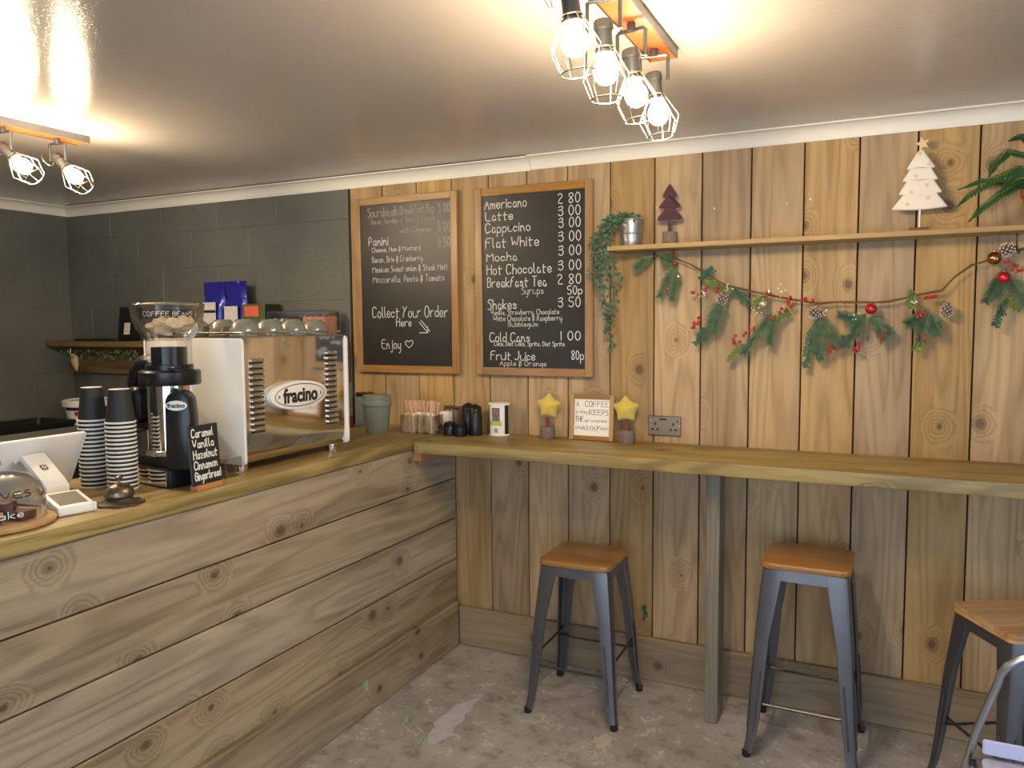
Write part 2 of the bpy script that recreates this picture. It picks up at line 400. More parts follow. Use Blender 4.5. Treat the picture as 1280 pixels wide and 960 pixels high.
# vertical boards
x = -2.572
for k in range(26):
    x1 = x+.2045+random.uniform(-.002, .002)
    if x1 > XR: x1 = XR
    if x1-x < .03: break
    G().box((0, 0, 0), (x1-x-.0055, .022, 2.35), .0025).obj('plank', M_wallwood, wb, ((x+x1)/2, 3.411+random.uniform(-.0015, .0015), 1.176))
    x = x1
# small screw heads / pins on boards
for px_, pz_ in ((-.68, 2.10), (-.39, 2.10), (-.30, 2.11), (-.93, 2.12)):
    G().lathe([(0, 0), (.004, 0), (.003, .002), (0, .003)], seg=8, m=Rx(PI/2)).obj('pin', M_white, wb, (px_, 3.399, pz_))
for bx_, bz_, r_ in ((-.975, .325, .016), (-.968, .298, .012), (-.978, .275, .008)):
    G().prism([(r_*math.cos(a*.8)*random.uniform(.6, 1.1), 1.5*r_*math.sin(a*.8)*random.uniform(.6, 1.2)) for a in range(8)], .0008, Matrix(((1, 0, 0, 0), (0, 0, -1, 0), (0, 1, 0, 0), (0, 0, 0, 1)))).obj('paint_fleck', M_leaf, wb, (bx_, 3.3988, bz_))
# other walls
wr = struct(G().box((XR+.06, (YF+YB)/2-1.0, ZC/2), (.1, 2.3, ZC)).box((XR+.06, 2.45, ZC/2), (.1, 2.0, ZC)).box((XR+.06, .8, 2.25), (.1, 1.7, .3)).obj('wall_right', M_render))
wf = struct(G().box((-3.2, YF-.06, ZC/2), (3.5, .1, ZC)).box((2.2, YF-.06, ZC/2), (1.0, .1, ZC)).box((.1, YF-.06, .14), (3.4, .1, .28)).box((.1, YF-.06, 2.3), (3.4, .1, .19)).obj('wall_front', M_render))
win = struct(G().box((.1, YF-.05, .31), (3.3, .08, .05)).box((.1, YF-.05, 2.18), (3.3, .08, .05)).box((-1.5, YF-.05, 1.25), (.05, .08, 1.9)).box((1.7, YF-.05, 1.25), (.05, .08, 1.9)).box((.1, YF-.05, 1.25), (.05, .08, 1.9)).obj('window_1', M_whitep))
# cornice
def cove_profile(n=8):
    d = .057; pts = [(0, 0), (0, -d-.002), (.006, -d-.002), (.006, -d+.004)]
    for i in range(n+1):
        a = i/n*PI/2
        pts.append((.006+(d-.012)*(1-math.cos(a)), -d+.004+(d-.010)*math.sin(a)))
    pts += [(d, -.006), (d, 0)]
    return pts
def cove(name, p0, p1, ndir, drop=0):
    """sweep profile from p0 to p1; ndir = direction away from the wall"""
    g = G(); pr = cove_profile(); A = []
    for p_ in (p0, p1):
        A.append([g.b.verts.new((p_[0]+ndir[0]*a, p_[1]+ndir[1]*a, ZC+b-drop)) for a, b in pr])
    n = len(pr)
    for i in range(n): g.b.faces.new((A[0][i], A[0][(i+1) % n], A[1][(i+1) % n], A[1][i]))
    g.b.faces.new(A[0]); g.b.faces.new(A[1][::-1])
    return struct(g.obj(name, M_cove))
cove('trim_1', (XL, 3.40), (-1.528, 3.40), (0, -1), .003)
cove('trim_2', (-1.526, 3.40), (XR, 3.40), (0, -1))
cove('trim_3', (XL+.02, YF), (XL+.02, 3.40), (1, 0))
# skirting along the back wall under the bar
sk = struct(G().box((.34, 3.385, .100), (4.54, .028, .198), .004).obj('baseboard_back', M_skirtx))
# stains on floor
def blob(name, pts, z, mat, label=None, jitter=.012, sub=5):
    P = []
    n = len(pts)
    for i in range(n):
        a = Vector(pts[i]); b_ = Vector(pts[(i+1) % n])
        for k in range(sub):
            p_ = a.lerp(b_, k/sub); P.append((p_.x+random.uniform(-jitter, jitter), p_.y+random.uniform(-jitter, jitter)))
    o = G().prism(P, .0012, T(0, 0, z)).obj(name, mat, fl)
    if label: o['label'] = label
    return o
blob('paint_spill', [(-1.572, 2.50), (-1.63, 2.627), (-1.616, 2.80), (-1.571, 2.91), (-1.545, 2.746), (-1.53, 2.574), (-1.54, 2.50)], 0, M_paint, 'long pale lilac paint spill')
blob('paint_spill', [(-1.0, 2.81), (-.97, 2.85), (-.94, 2.83), (-.93, 2.78), (-.965, 2.735), (-1.0, 2.77)], 0, M_creampaint, 'small cream paint spill', .008, 4)
for cx, cy in ((-.90, 2.70), (-.96, 2.67), (-1.13, 2.62), (-1.42, 2.70), (-.93, 2.92), (-1.25, 2.66)):
    blob('paint_spot', [(cx-.012, cy), (cx, cy+.014), (cx+.013, cy), (cx, cy-.012)], 0, M_creampaint, None, .004, 2)
for (cx, cy, a) in ((-1.612, 2.50, .2), (-1.594, 2.515, .2), (-1.75, 2.62, .5), (-1.745, 2.59, .4), (-1.70, 2.55, 1.0), (-1.66, 2.57, 1.1)):
    d = Vector((math.cos(a+PI/2), math.sin(a+PI/2)))*.028; w_ = Vector((math.cos(a), math.sin(a)))*.004; c0 = Vector((cx, cy))
    blob('paint_dash', [tuple(c0+d-w_), tuple(c0+d+w_), tuple(c0-d+w_), tuple(c0-d-w_)], 0, M_green if cx < -1.55 and cx != -1.70 and cx != -1.66 else M_creampaint, None, .0012, 3)

# ------------------------------------------------------------ service counter and worktop
CX = -1.949
ctr = thing('service_counter', 'long service counter faced with wide horizontal softwood boards', 'counter', (CX, 1.4, 0))
G().box((-.28, .0, .50), (.50, 3.9, 1.0)).obj('carcass', M_gap, ctr)
zb = [(.853, 1.053), (.650, .849), (.439, .646), (.210, .435)]
for z0, z1 in zb:
    G().box((0, 0, 0), (.026, 3.99, z1-z0-.002), .003).obj('plank', M_counter, ctr, (-.013+random.uniform(-.001, .001), -.005, (z0+z1)/2))
cs = G().box((0, 0, 0), (.026, 3.96, .226), .004).obj('kickboard', M_counter, ctr, (.013, -.02, .115)); 
for y_, z_ in ((1.17, .127), (1.185, .125)):
    G().box((0, 0, 0), (.0015, .008, .045), rot=Rx(.12)).obj('paint_dash', M_green, ctr, (.0262, y_, z_))
wt = G().box((0, 0, 0), (.575, 4.0, .048), .006, seg=2).obj('worktop', M_worktop, None, (-2.222, 1.4, 1.079))
tag(wt, 'thick yellowish treated timber worktop along the service counter', 'worktop')
ZT = 1.103
# bar along the back wall
bt = G().box((0, 0, 0), (4.50, .425, .05), .005, seg=2).obj('breakfast_bar', M_bar, None, (.325, 3.184, 1.066))
tag(bt, 'long chunky timber breakfast bar running along the boarded wall', 'bar')
ZB = 1.091
po = G().box((0, 0, 0), (.052, .115, 1.039), .003).obj('bar_post', M_post, None, (-.612, 3.162, .521))
tag(po, 'grey-green weathered timber post holding up the breakfast bar', 'post')
bl = G().box((0, 0, 0), (.042, .33, .040), .002).obj('support_batten', M_orangeblock, None, (CX+.022, 3.165, 1.0195))
tag(bl, 'short orange pine batten under the left end of the breakfast bar', 'batten')
# back counter in the left corner
bc = thing('back_counter', 'dark back counter with brown top in the far left corner', 'counter', (-4.5, 2.45, 0))
G().box((0, 0, .48), (.60, 1.7, .96), .003).obj('carcass', M_blackmatt, bc)
G().box((0, 0, .98), (.64, 1.74, .04), .004).obj('top', M_oldshelf, bc)
# corner shelf on grey wall
cshelf = thing('corner_shelf', 'brown timber shelf on grey block wall behind the coffee machine', 'shelf', (-3.71, 3.4, 1.5))
G().box((0, -.095, .018), (2.235, .19, .034), .004).obj('board', M_oldshelf, cshelf)
G().box((0.0, -.013, -.087), (2.235, .024, .17), .002).obj('cleat', M_oldshelf, cshelf)
# wall shelf
ws = thing('wall_shelf', 'long thin pine shelf on the boarded wall with ornaments', 'shelf', (.745, 3.399, 1.95))
G().box((0, -.075, -.010), (3.70, .15, .020), .002).obj('board', M_shelf, ws)

# ------------------------------------------------------------ stroke lettering
GL = dict(A="032A43 1636",B="030A0A2A39382707 072736342303",C="493A1A0805132344",D="030A 0A2A3845342303",E="4A0A0343 0737",F="4A0A03 0737",
G="493A1A08051333454727",H="030A 434A 0747",I="1A13",J="4A45342304",K="030A 4A0743",L="0A0343",M="030A265A53",N="030A434A",O="1A0805133345483A1A",
P="030A2A39372606",Q="1A0805133345483A1A 2543",R="030A2A39372606 2643",S="393A1A08 082736342303",T="0A4A 2A23",U="0A05133345 4A44",V="0A234A",
W="0A1328435A",Y="0A27 4A1703",Z="0A4A0343",a="3617170413233537 3733",b="0A03 05172736342313",c="361706041334",d="3A33 3617060413243",e="05353627170604132334",
f="3A2A1903 0727",g="37312010 361706041335",h="0A03 05172736 3633",i="0703 0908",j="27211001 2928",k="0A03 370533",l="0A0413",m="0703 05172623 25374643",
n="0703 05172733",o="1706041323343627 2717",p="0700 0617273634231304",q="3730 361706041335",r="0703 051737",s="3617062534231 3",t="19141323 0737",
u="07041323 373435 3733",v="072337",w="0713253347",x="0733 0337",y="07041324 37312010",z="07370333")
GL['0']="1A0805132335382A1A"; GL['1']="1A13"; GL['2']="091A2A38160333"; GL['3']="092A39271707 273634231304"; GL['4']="2A0636 3833"
GL['5']="3A0A07273634231304"; GL['8']="2A1A09172634231304162738392A"; GL['&']="381A09283413040617 1A11"; GL[',']="1302"; GL['.']="1314"
GL['>']="0A43 1B54 0343 4347"; GL['<']="2306081929 2938394846 4623"; GL["-"]="0646"
GL['s']="36170625342304"; GL['d']="3A33 361706041334"; GL['<']="23060819283949462 3".replace(' ', '')
def chaikin(p):
    if len(p) < 3: return p
    for _ in range(2):
        q_ = [p[0]]
        for a, b_ in zip(p, p[1:]): q_ += [a*.75+b_*.25, a*.25+b_*.75]
        q_.append(p[-1]); p = q_
    return p
def glyph(ch, caps_thin=False):
    s_ = GL.get(ch)
    if not s_: return [], 2.0
    out = []; mx = 0
    for st in s_.split():
        st = st[:len(st)//2*2]
        pts = [Vector((int(st[i]), int(st[i+1], 16)-3)) for i in range(0, len(st), 2)]
        mx = max(mx, max(p_.x for p_ in pts)); out.append(pts)
    return out, mx
def ribbon(g, pts, w, M4, th=.0006):
    n = len(pts); L = []
    for i, p_ in enumerate(pts):
        t = (pts[min(i+1, n-1)]-pts[max(i-1, 0)])
        if t.length < 1e-9: t = Vector((1, 0))
        t.normalize(); nn = Vector((-t.y, t.x))*w/2
        if i == 0: p_ = p_-t*w*.4
        if i == n-1: p_ = p_+t*w*.4
        L.append((g.b.verts.new(M4 @ Vector((p_.x-nn.x, p_.y-nn.y, th))), g.b.verts.new(M4 @ Vector((p_.x+nn.x, p_.y+nn.y, th)))))
    for a, b_ in zip(L, L[1:]): g.b.faces.new((a[0], a[1], b_[1], b_[0]))
def write(g, txt, x0, x1, z, cap, lw, M4, jit=.5, smooth=True):
    """single-line lettering fitted between x0 and x1 on baseline z (plane coordinates), mapped through M4"""
    items = []; x = 0
    for ch in txt:
        if ch == ' ': x += 2.6; continue
        st, mx = glyph(ch); items.append((st, x, random.uniform(-.25, .25)*jit, random.uniform(-.04, .04)*jit)); x += mx+1.5
    W_ = max(x-1.5, .01); sx = (x1-x0)/W_; sy = cap/7
    if len(txt) == 1: sx = min(sx, (x1-x0)/max(glyph(txt)[1], 1))
    for st, ox, oy, sl in items:
        for pts in st:
            P = [Vector((x0+(ox+p_.x+sl*p_.y)*sx, z+(p_.y+oy)*sy)) for p_ in pts]
            ribbon(g, chaikin(P) if smooth else P, lw, M4)
# vertical plane facing -y : plane (x, z) -> world
def faceY(y): return Matrix(((1, 0, 0, 0), (0, 0, -1, y), (0, 1, 0, 0), (0, 0, 0, 1)))

# ------------------------------------------------------------ menu boards
def menu_board(label, x0, x1, z0, z1, lines, mats):
    cx, cz = (x0+x1)/2, (z0+z1)/2; w, h = x1-x0, z1-z0; yb = 3.398
    t = thing('menu_board', label, 'chalkboard', (cx, yb, z0), 0)
    f = .038
    G().box((0, -.012, h/2), (w-2*f+.006, .012, h-2*f+.006)).obj('blackboard', M_chalkb, t)
    for s in (-1, 1):
        G().box((0, 0, 0), (f, .026, h), .003).obj('frame_rail', M_frame, t, (s*(w-f)/2, -.014, h/2))
    for s in (0, 1):
        G().box((0, 0, 0), (w-2*f, .024, f), .003).obj('frame_rail', M_framex, t, (0, -.014, f/2 if s == 0 else h-f/2))
    for grp, mat in mats.items():
        for i, (tx, a, b_, z, cap) in enumerate(lines):
            if i not in grp: continue
            g = G(); write(g, tx, a-cx, b_-cx, z-z0, cap, .0040 if cap > .035 else .0024, faceY(-.0185))
            g.obj('chalk_line', mat, t, recalc=False, smooth=0)
    return t
B1 = [('Sourdough', -2.443, -2.26, 2.173, .046), ('Breakfast Bap', -2.244, -2.044, 2.176, .041), ('3 00', -2.023, -1.955, 2.172, .044), ('Bacon, Sausage or Bacon & Sausage', -2.422, -2.038, 2.137, .026), ('with Cheese', -2.249, -2.064, 2.083, .028), ('5 00', -2.024, -1.955, 2.081, .044), ('Panini', -2.44, -2.322, 2.028, .044), ('4 50', -2.028, -1.955, 2.004, .044), ('Cheese, Ham & Mustard', -2.421, -2.129, 1.994, .024), ('Bacon, Brie & Cranberry', -2.421, -2.117, 1.941, .03), ('Mexican Sweet onion & Steak Melt', -2.42, -1.971, 1.89, .031), ('Mozzarella, Pesto & Tomato', -2.418, -1.992, 1.838, .032), ('Collect Your Order', -2.426, -1.975, 1.658, .055), ('Here', -2.279, -2.19, 1.613, .04), ('>', -2.14, -2.08, 1.58, .054), ('Enjoy', -2.372, -2.256, 1.498, .047), ('<', -2.227, -2.182, 1.502, .044)]
B2 = [('Americano', -1.762, -1.543, 2.167, .046), ('2 80', -1.384, -1.277, 2.168, .044), ('Latte', -1.759, -1.614, 2.112, .042), ('3 00', -1.382, -1.275, 2.113, .044), ('Cappucino', -1.76, -1.525, 2.055, .044), ('3 00', -1.38, -1.275, 2.059, .043), ('Flat White', -1.759, -1.481, 1.984, .046), ('3 00', -1.381, -1.273, 1.997, .044), ('Mocha', -1.753, -1.595, 1.92, .04), ('3 00', -1.381, -1.273, 1.933, .044), ('Hot Chocolate', -1.754, -1.418, 1.857, .046), ('3 00', -1.383, -1.273, 1.866, .044), ('Breakfast Tea', -1.751, -1.444, 1.796, .046), ('2 80', -1.386, -1.273, 1.802, .044), ('Syrups', -1.571, -1.458, 1.76, .033), ('50p', -1.337, -1.267, 1.754, .038), ('Shakes', -1.75, -1.598, 1.691, .047), ('3 50', -1.384, -1.276, 1.696, .044), ('Vanilla, Strawberry, Chocolate', -1.735, -1.381, 1.665, .023), ('White Chocolate & Raspberry', -1.721, -1.367, 1.635, .025), ('Bubblegum', -1.641, -1.489, 1.608, .023), ('Cold Cans', -1.742, -1.53, 1.535, .044), ('1 00', -1.378, -1.276, 1.544, .04), ('Coke, Diet Coke, Sprite, Diet Sprite', -1.719, -1.354, 1.516, .021), ('Fruit Juice', -1.737, -1.504, 1.448, .042), ('80p', -1.319, -1.26, 1.455, .04), ('Apple & Orange', -1.688, -1.446, 1.421, .025)]
mb1 = menu_board('framed chalkboard with food menu and Collect Your Order, left of the pair', -2.528, -1.912, 1.374, 2.272, B1,
           {(0, 1, 2, 3, 4, 5, 7): M_chalkdim, (6, 8, 9, 10, 11, 12, 13, 14, 15, 16): M_chalk})
mb2 = menu_board('framed chalkboard listing coffees and prices, right of the pair', -1.816, -1.214, 1.374, 2.266, B2, {tuple(range(len(B2))): M_chalk})

# ------------------------------------------------------------ ceiling spotlight bars
def spot(parent, ty, tilt_x, tilt_y, yaw):
    """one caged spotlight hanging under the bar at local y"""
    s = bpy.data.objects.new('spotlight', None); C.objects.link(s); s.parent = parent; s.location = (0, ty, -.029); s.rotation_euler = (0, 0, yaw)
    G().lathe([(0, 0), (.011, 0), (.011, -.020), (0, -.020)], seg=10).tube([(-.038, 0, -.085), (-.038, 0, -.021), (-.034, 0, -.018), (.034, 0, -.018), (.038, 0, -.021), (.038, 0, -.085)], .0052, 6).obj('bracket', M_dkmetal, s)
    R = T(0, 0, -.078) @ Rx(tilt_x) @ Ry(tilt_y)
    G().lathe([(0, .014), (.021, .014), (.023, .010), (.023, -.006), (.019, -.010), (.019, -.05), (.022, -.054), (.022, -.060), (0, -.060)], seg=16, m=None).obj('lamp_holder', M_dkmetal, s).matrix_local = R
    G().sphere((0, 0, -.098), .029, 2, (1, 1, 1.08)).lathe([(.014, -.06), (.018, -.074)], seg=12).obj('bulb', M_bulb, s).matrix_local = R
    g = G(); n = 8
    for k in range(n):
        a = 2*PI*k/n; c_, s_ = math.cos(a), math.sin(a)
        g.tube([(.020*c_, .020*s_, -.045), (.054*c_, .054*s_, -.112), (.036*c_, .036*s_, -.160)], .0014, 5)
    for rad, zz in ((.036, -.160), (.021, -.047)):
        g.tube([(rad*math.cos(2*PI*k/20), rad*math.sin(2*PI*k/20), zz) for k in range(21)], .0018, 5, cap=False)
    g.obj('wire_cage', M_wire, s).matrix_local = R
    g = G(); g.tube([(.026*math.cos(2*PI*k/16), .026*math.sin(2*PI*k/16), 0) for k in range(17)], .0016, 5, cap=False)
    g.obj('adjuster_ring', M_wire, s).matrix_local = T(-.052, 0, -.076) @ Ry(1.2)
    return s
def light_bar(label, x, yend, specs):
    t = thing('spotlight_bar', label, 'ceiling light', (x, yend-.40, ZC-.0005))
    G().box((0, 0, -.014), (.072, .80, .026), .001).obj('mounting_board', M_orangewood, t)
    for s in (-1, 1): G().box((s*.0385, 0, -.014), (.004, .806, .028)).obj('metal_edge', M_brush if s < 0 else M_gun, t)
    for s in (-1, 1): G().box((0, s*.402, -.014), (.072, .004, .026)).obj('metal_end', M_gun, t)
    for (ty, a, b_, yw) in specs: spot(t, ty, a, b_, yw)
    return t
light_bar('spotlight bar with four caged bulbs on the ceiling near the boarded wall', -.60, 2.26, [(-.33, .05, -.10, 0), (-.12, .0, -.05, .1), (.09, .05, -.12, -.15), (.30, -.05, -.14, .1)])
light_bar('spotlight bar with caged bulbs on the ceiling above the service counter', -2.99, 2.19, [(-.34, .15, -.75, 0), (-.13, .1, -.7, 0), (.08, .25, -.80, .1), (.29, .2, -.75, .15)])

# ------------------------------------------------------------ bar stools
def rrect(hx, hy, r, n=5):
    P = []
    for cx, cy, a0 in ((hx-r, hy-r, 0), (-hx+r, hy-r, PI/2), (-hx+r, -hy+r, PI), (hx-r, -hy+r, 1.5*PI)):
        for k in range(n+1):
            a = a0+PI/2*k/n; P.append((cx+r*math.cos(a), cy+r*math.sin(a)))
    return P
HS = .648
def make_stool(label, seatmat, loc, rz, strips=False, HS=.648):
    t = thing('bar_stool', label, 'stool', loc, rz, None)
    if strips:
        n = 7; w = .31/n
        top = G().prism(rrect(.155, .155, .03), .012, T(0, 0, HS-.026), .002).obj('seat', seatmat, t)
        for k in range(n):
            y0 = -.155+k*w; hx = .155-(.012 if k in (0, n-1) else 0)
            G().box((0, 0, 0), (hx*2, w-.0008, .016), .0015).obj('seat_strip', seatmat, top, (0, y0+w/2, HS-.006))
    else:
        G().prism(rrect(.155, .155, .035), .024, T(0, 0, HS-.024), .005).obj('seat', seatmat, t)
    # apron frame
    g = G()
    for k in range(4):
        g.box((0, 0, 0), (.225, .004, .040), 0, Rz(k*PI/2) @ T(0, -.1445, HS-.046) @ Rx(-.10))
    g.obj('seat_frame', M_gun, t)
    g = G()
    for a in (PI/4, -PI/4): g.box((0, 0, HS-.075), (.36, .016, .005), 0, Rz(a))
    g.lathe([(0, HS-.082), (.014, HS-.082), (.014, HS-.07), (0, HS-.07)], seg=10)
    g.obj('seat_brace', M_blackmatt, t)
    # legs : folded sheet, tapering, flared foot
    stations = [(HS-.026, .1465, .072), (HS-.07, .151, .070), (HS*.62, .168, .052), (.15, .184, .040), (.06, .192, .034), (.018, .199, .030)]
    for sx, sy in ((-1, -1), (1, -1), (1, 1), (-1, 1)):
        g = G(); R_ = []
        for z, c, w in stations:
            r = .012; prof = [(c-w, c), (c-r, c), (c-.3*r, c-.3*r), (c, c-r), (c, c-w), (c-.006, c-w-.002), (c-.006, c-r-.004), (c-r-.004, c-.006), (c-w-.002, c-.006)]
            R_.append([g.b.verts.new((a*sx, b_*sy, z)) for a, b_ in prof])
        for a, b_ in zip(R_, R_[1:]):
            m_ = len(a)
            for i in range(m_): g.b.faces.new((a[i], a[(i+1) % m_], b_[(i+1) % m_], b_[i]))
        g.b.faces.new(R_[0]); g.b.faces.new(R_[-1])
        lg = g.obj('leg', M_gun, t)
        G().lathe([(0, 0), (.014, 0), (.0155, .004), (.0155, .022), (.012, .026), (0, .026)], seg=12).obj('rubber_foot', M_rubber, lg, (sx*.187, sy*.187, 0))
        # pressed rib
        for ax in (0, 1):
            g = G()
            A_ = Vector((.172-.030, .1755, .33)); B_ = Vector((.186-.022, .1885, .10))
            pts = [A_, B_]
            if ax: pts = [Vector((p_.y, p_.x, p_.z)) for p_ in pts]
            g.tube([(p_.x*sx, p_.y*sy, p_.z) for p_ in pts], .0045, 6); g.obj('pressed_rib', M_gun, lg)
    # foot rails, two heights
    for k, z in ((0, .205), (2, .205), (1, .245), (3, .245)):
        c = .178 if z < .22 else .175
        g = G(); m_ = Rz(k*PI/2)
        P = [m_ @ Vector(v) for v in ((-c+.004, -c+.010, z), (-c+.03, -c+.012, z), (-c+.05, -c+.012, z-.004), (c-.05, -c+.012, z-.004), (c-.03, -c+.012, z), (c-.004, -c+.010, z))]
        g.tube(P, .0055, 6); g.obj('foot_rail', M_dkmetal, t)
    return t
s1 = make_stool('wooden topped metal bar stool, nearest the service counter', M_seat, (-1.140, 3.092-.02, 0), math.radians(1))
s2 = make_stool('taller wooden topped metal bar stool standing right of the grey-green post', M_seat, (-.253, 3.125-.02, 0), math.radians(-1), False, .738)
s3 = make_stool('metal bar stool with striped wooden seat paled by painted glare, beside the tubular chair', M_seatglare, (.425, 2.985, 0), math.radians(29), True)
for s_ in (s1, s2, s3): s_['group'] = 'bar stools along the breakfast bar'

# ------------------------------------------------------------ tubular chair at right edge
ch = thing('tubular_chair', 'tubular metal chair with pale lavender seat at lower right edge', 'chair', (.43, 2.12, 0))
hoop = []
for k in range(13):
    a = PI*k/12; hoop.append((-.155*math.cos(a), .185-.01*math.sin(a), .685+.105*math.sin(a)))
P = [(-.235, .23, .012), (-.225, .19, .42)]+[(-.195, .185, .56)]+hoop+[(.195, .185, .56), (.225, .19, .42), (.235, .23, .012)]
G().tube(P, .0105, 10).obj('back_hoop', M_chrome, ch)
for s in (-1, 1):
    G().tube([(s*.225, -.20, .012), (s*.20, -.185, .44), (s*.20, .185, .455)], .0105, 8).obj('leg', M_chrome, ch)
    G().lathe([(0, 0), (.014, 0), (.014, .014), (0, .014)], seg=10).obj('rubber_foot', M_rubber, ch, (s*.225, -.20, 0))
    G().lathe([(0, 0), (.014, 0), (.014, .014), (0, .014)], seg=10).obj('rubber_foot', M_rubber, ch, (s*.235, .23, 0))
    G().lathe([(0, -.008), (.009, -.008), (.009, .008), (0, .008)], seg=10, m=Ry(PI/2)).obj('bolt', M_black, ch, (s*.207, .16, .475))
g = G().prism(rrect(.188, .185, .03), .022, T(0, -.01, .468), .004); g.obj('seat', M_lav, ch)
G().prism(rrect(.165, .155, .03), .003, T(0, -.01, .4895), .001).obj('seat_inset', M_lav, ch)
G().box((0, .165, .52), (.37, .010, .04), .004).obj('seat_rim', M_lav, ch)

# ------------------------------------------------------------ coffee machine
MX = -2.02
cm = thing('coffee_machine', 'white and mirror chrome espresso machine with oval badge on the worktop', 'coffee machine', (-2.255, 2.335, ZT))
fx = .248    # local x of the front
g = G(); prof = [(-.20, .03), (fx-.045, .030), (fx-.030, .036), (fx-.022, .060), (fx-.020, .10), (fx-.019, .475), (-.20, .475)]
g.prism([(a, b_) for a, b_ in prof], .565, Matrix(((1, 0, 0, 0), (0, 0, -1, .2825), (0, 1, 0, 0), (0, 0, 0, 1))))
g.obj('chrome_body', M_steel, cm, smooth=50)
for s, nm in ((-1, 'side_panel'), (1, 'side_panel')):
    pf = [(x_, z_+.2525) for x_, z_ in rrect(.242, .2225, .014, 4)]
    G().prism(pf, .013, Matrix(((1, 0, 0, -.005), (0, 0, -1, s*.290+.008), (0, 1, 0, 0), (0, 0, 0, 1))), .002).obj(nm, M_white, cm)
for sx in (-.19, .185):
    for sy in (-.262, .24):
        G().lathe([(0, .036), (.026, .036), (.026, .026), (.023, .022), (.023, .003), (.026, 0), (0, 0)], seg=16).obj('foot', M_steel, cm, (sx, sy, 0))
G().box((0, 0, .478), (.44, .56, .006)).obj('cup_tray', M_brush, cm)
G().tube([(-.19, -.27, .494), (fx-.03, -.27, .494), (fx-.03, .27, .494), (-.19, .27, .494)], .003, 6).obj('cup_rail', M_steel, cm)
# louvres
for k in range(13):
    G().box((0, 0, 0), (.016, .068, .013), .006, seg=3).obj('louvre', M_steel, cm, (fx-.017, -.218, .395-.0205*k))
    G().box((0, 0, 0), (.002, .066, .006), .0005).obj('louvre_slot', M_ink, cm, (fx-.0185, -.218, .3855-.0205*k))
for k in range(14):
    G().box((0, 0, 0), (.016, .068, .014), .006, seg=3).obj('louvre', M_steel, cm, (fx-.017, .195, .408-.0212*k))
    G().box((0, 0, 0), (.002, .066, .006), .0005).obj('louvre_slot', M_ink, cm, (fx-.0185, .195, .3982-.0212*k))
# badge
def ellipse(a, b_, n=40): return [(a*math.cos(2*PI*k/n), b_*math.sin(2*PI*k/n)) for k in range(n)]
faceX = Matrix(((0, 0, 1, 0), (1, 0, 0, 0), (0, 1, 0, 0), (0, 0, 0, 1)))      # local XY -> world YZ facing +X
by, bz = -.020, .257
bd = G().prism(ellipse(.158, .054), .026, T(fx-.019, by, bz) @ faceX, .004).obj('badge', M_white, cm)
g = G()
E0, E1 = ellipse(.138, .043, 48), ellipse(.1345, .040, 48)
for k in range(48):
    j = (k+1) % 48; g.quad([(fx+.0077, by+p_[0], bz+p_[1]) for p_ in (E0[k], E0[j], E1[j], E1[k])])
g.obj('badge_ring', M_ink, bd, smooth=0)
for s in (-1, 1): G().lathe([(0, 0), (.007, 0), (.006, .002), (0, .003)], seg=12, m=Ry(PI/2)).obj('screw', M_steel, bd, (fx+.007, by+s*.116, bz+(.0)))
def font_mesh(txt, size, mat, parent, mat4, bold=0, extr=.0006, name='lettering'):
    cu = bpy.data.curves.new('t', 'FONT'); cu.body = txt; cu.size = size; cu.align_x = 'CENTER'; cu.align_y = 'CENTER'; cu.offset = bold; cu.extrude = extr; cu.resolution_u = 3
    o = bpy.data.objects.new('t', cu); C.objects.link(o); bpy.context.view_layer.update()
    me = bpy.data.meshes.new_from_object(o.evaluated_get(bpy.context.evaluated_depsgraph_get()))
    bpy.data.objects.remove(o); me.materials.clear(); me.materials.append(mat)
    n = bpy.data.objects.new(name, me); C.objects.link(n); n.parent = parent; n.matrix_local = mat4; return n
font_mesh('fracino', .074, M_ink, bd, T(fx+.0080, by+.002, bz-.002) @ faceX @ Matrix.Diagonal((.92, 1, 1, 1)), .0026)
# cups upside down on the machine
def china_cup(label, loc, rz):
    t = thing('china_cup', label, 'cup', loc, rz)
    G().lathe([(.050, 0), (.0505, .004), (.049, .022), (.040, .045), (.027, .054), (.026, .058), (.024, .058), (.023, .055), (0, .054)], seg=24).obj('bowl', M_china, t)
    G().tube([(-.046, 0, .010), (-.062, 0, .008), (-.072, 0, .018), (-.068, 0, .034), (-.052, 0, .040), (-.042, 0, .038)], .0042, 8).obj('handle', M_china, t)
    return t
cupz = ZT+.4815
names = ['nearest the grinder', 'second from the grinder', 'third from the grinder', 'farthest from the grinder']
first = None
for r_, (xx, rl) in enumerate(((-2.095, 'front row'), (-2.215, 'middle row'), (-2.335, 'back row'))):
    for k in range(4):
        lb = 'grey upturned china cup on the coffee machine, %s, %s' % (rl, names[k])
        loc = (xx, 2.135+.128*k+(.02 if r_ == 1 else 0), cupz); rz = PI/2-.65+random.uniform(-.15, .15)
        if first is None: first = china_cup(lb, loc, rz); first['group'] = 'cups on the coffee machine'; first.scale = (1.06, 1.06, 1.04)
        else: dup(first, loc, rz, lb)

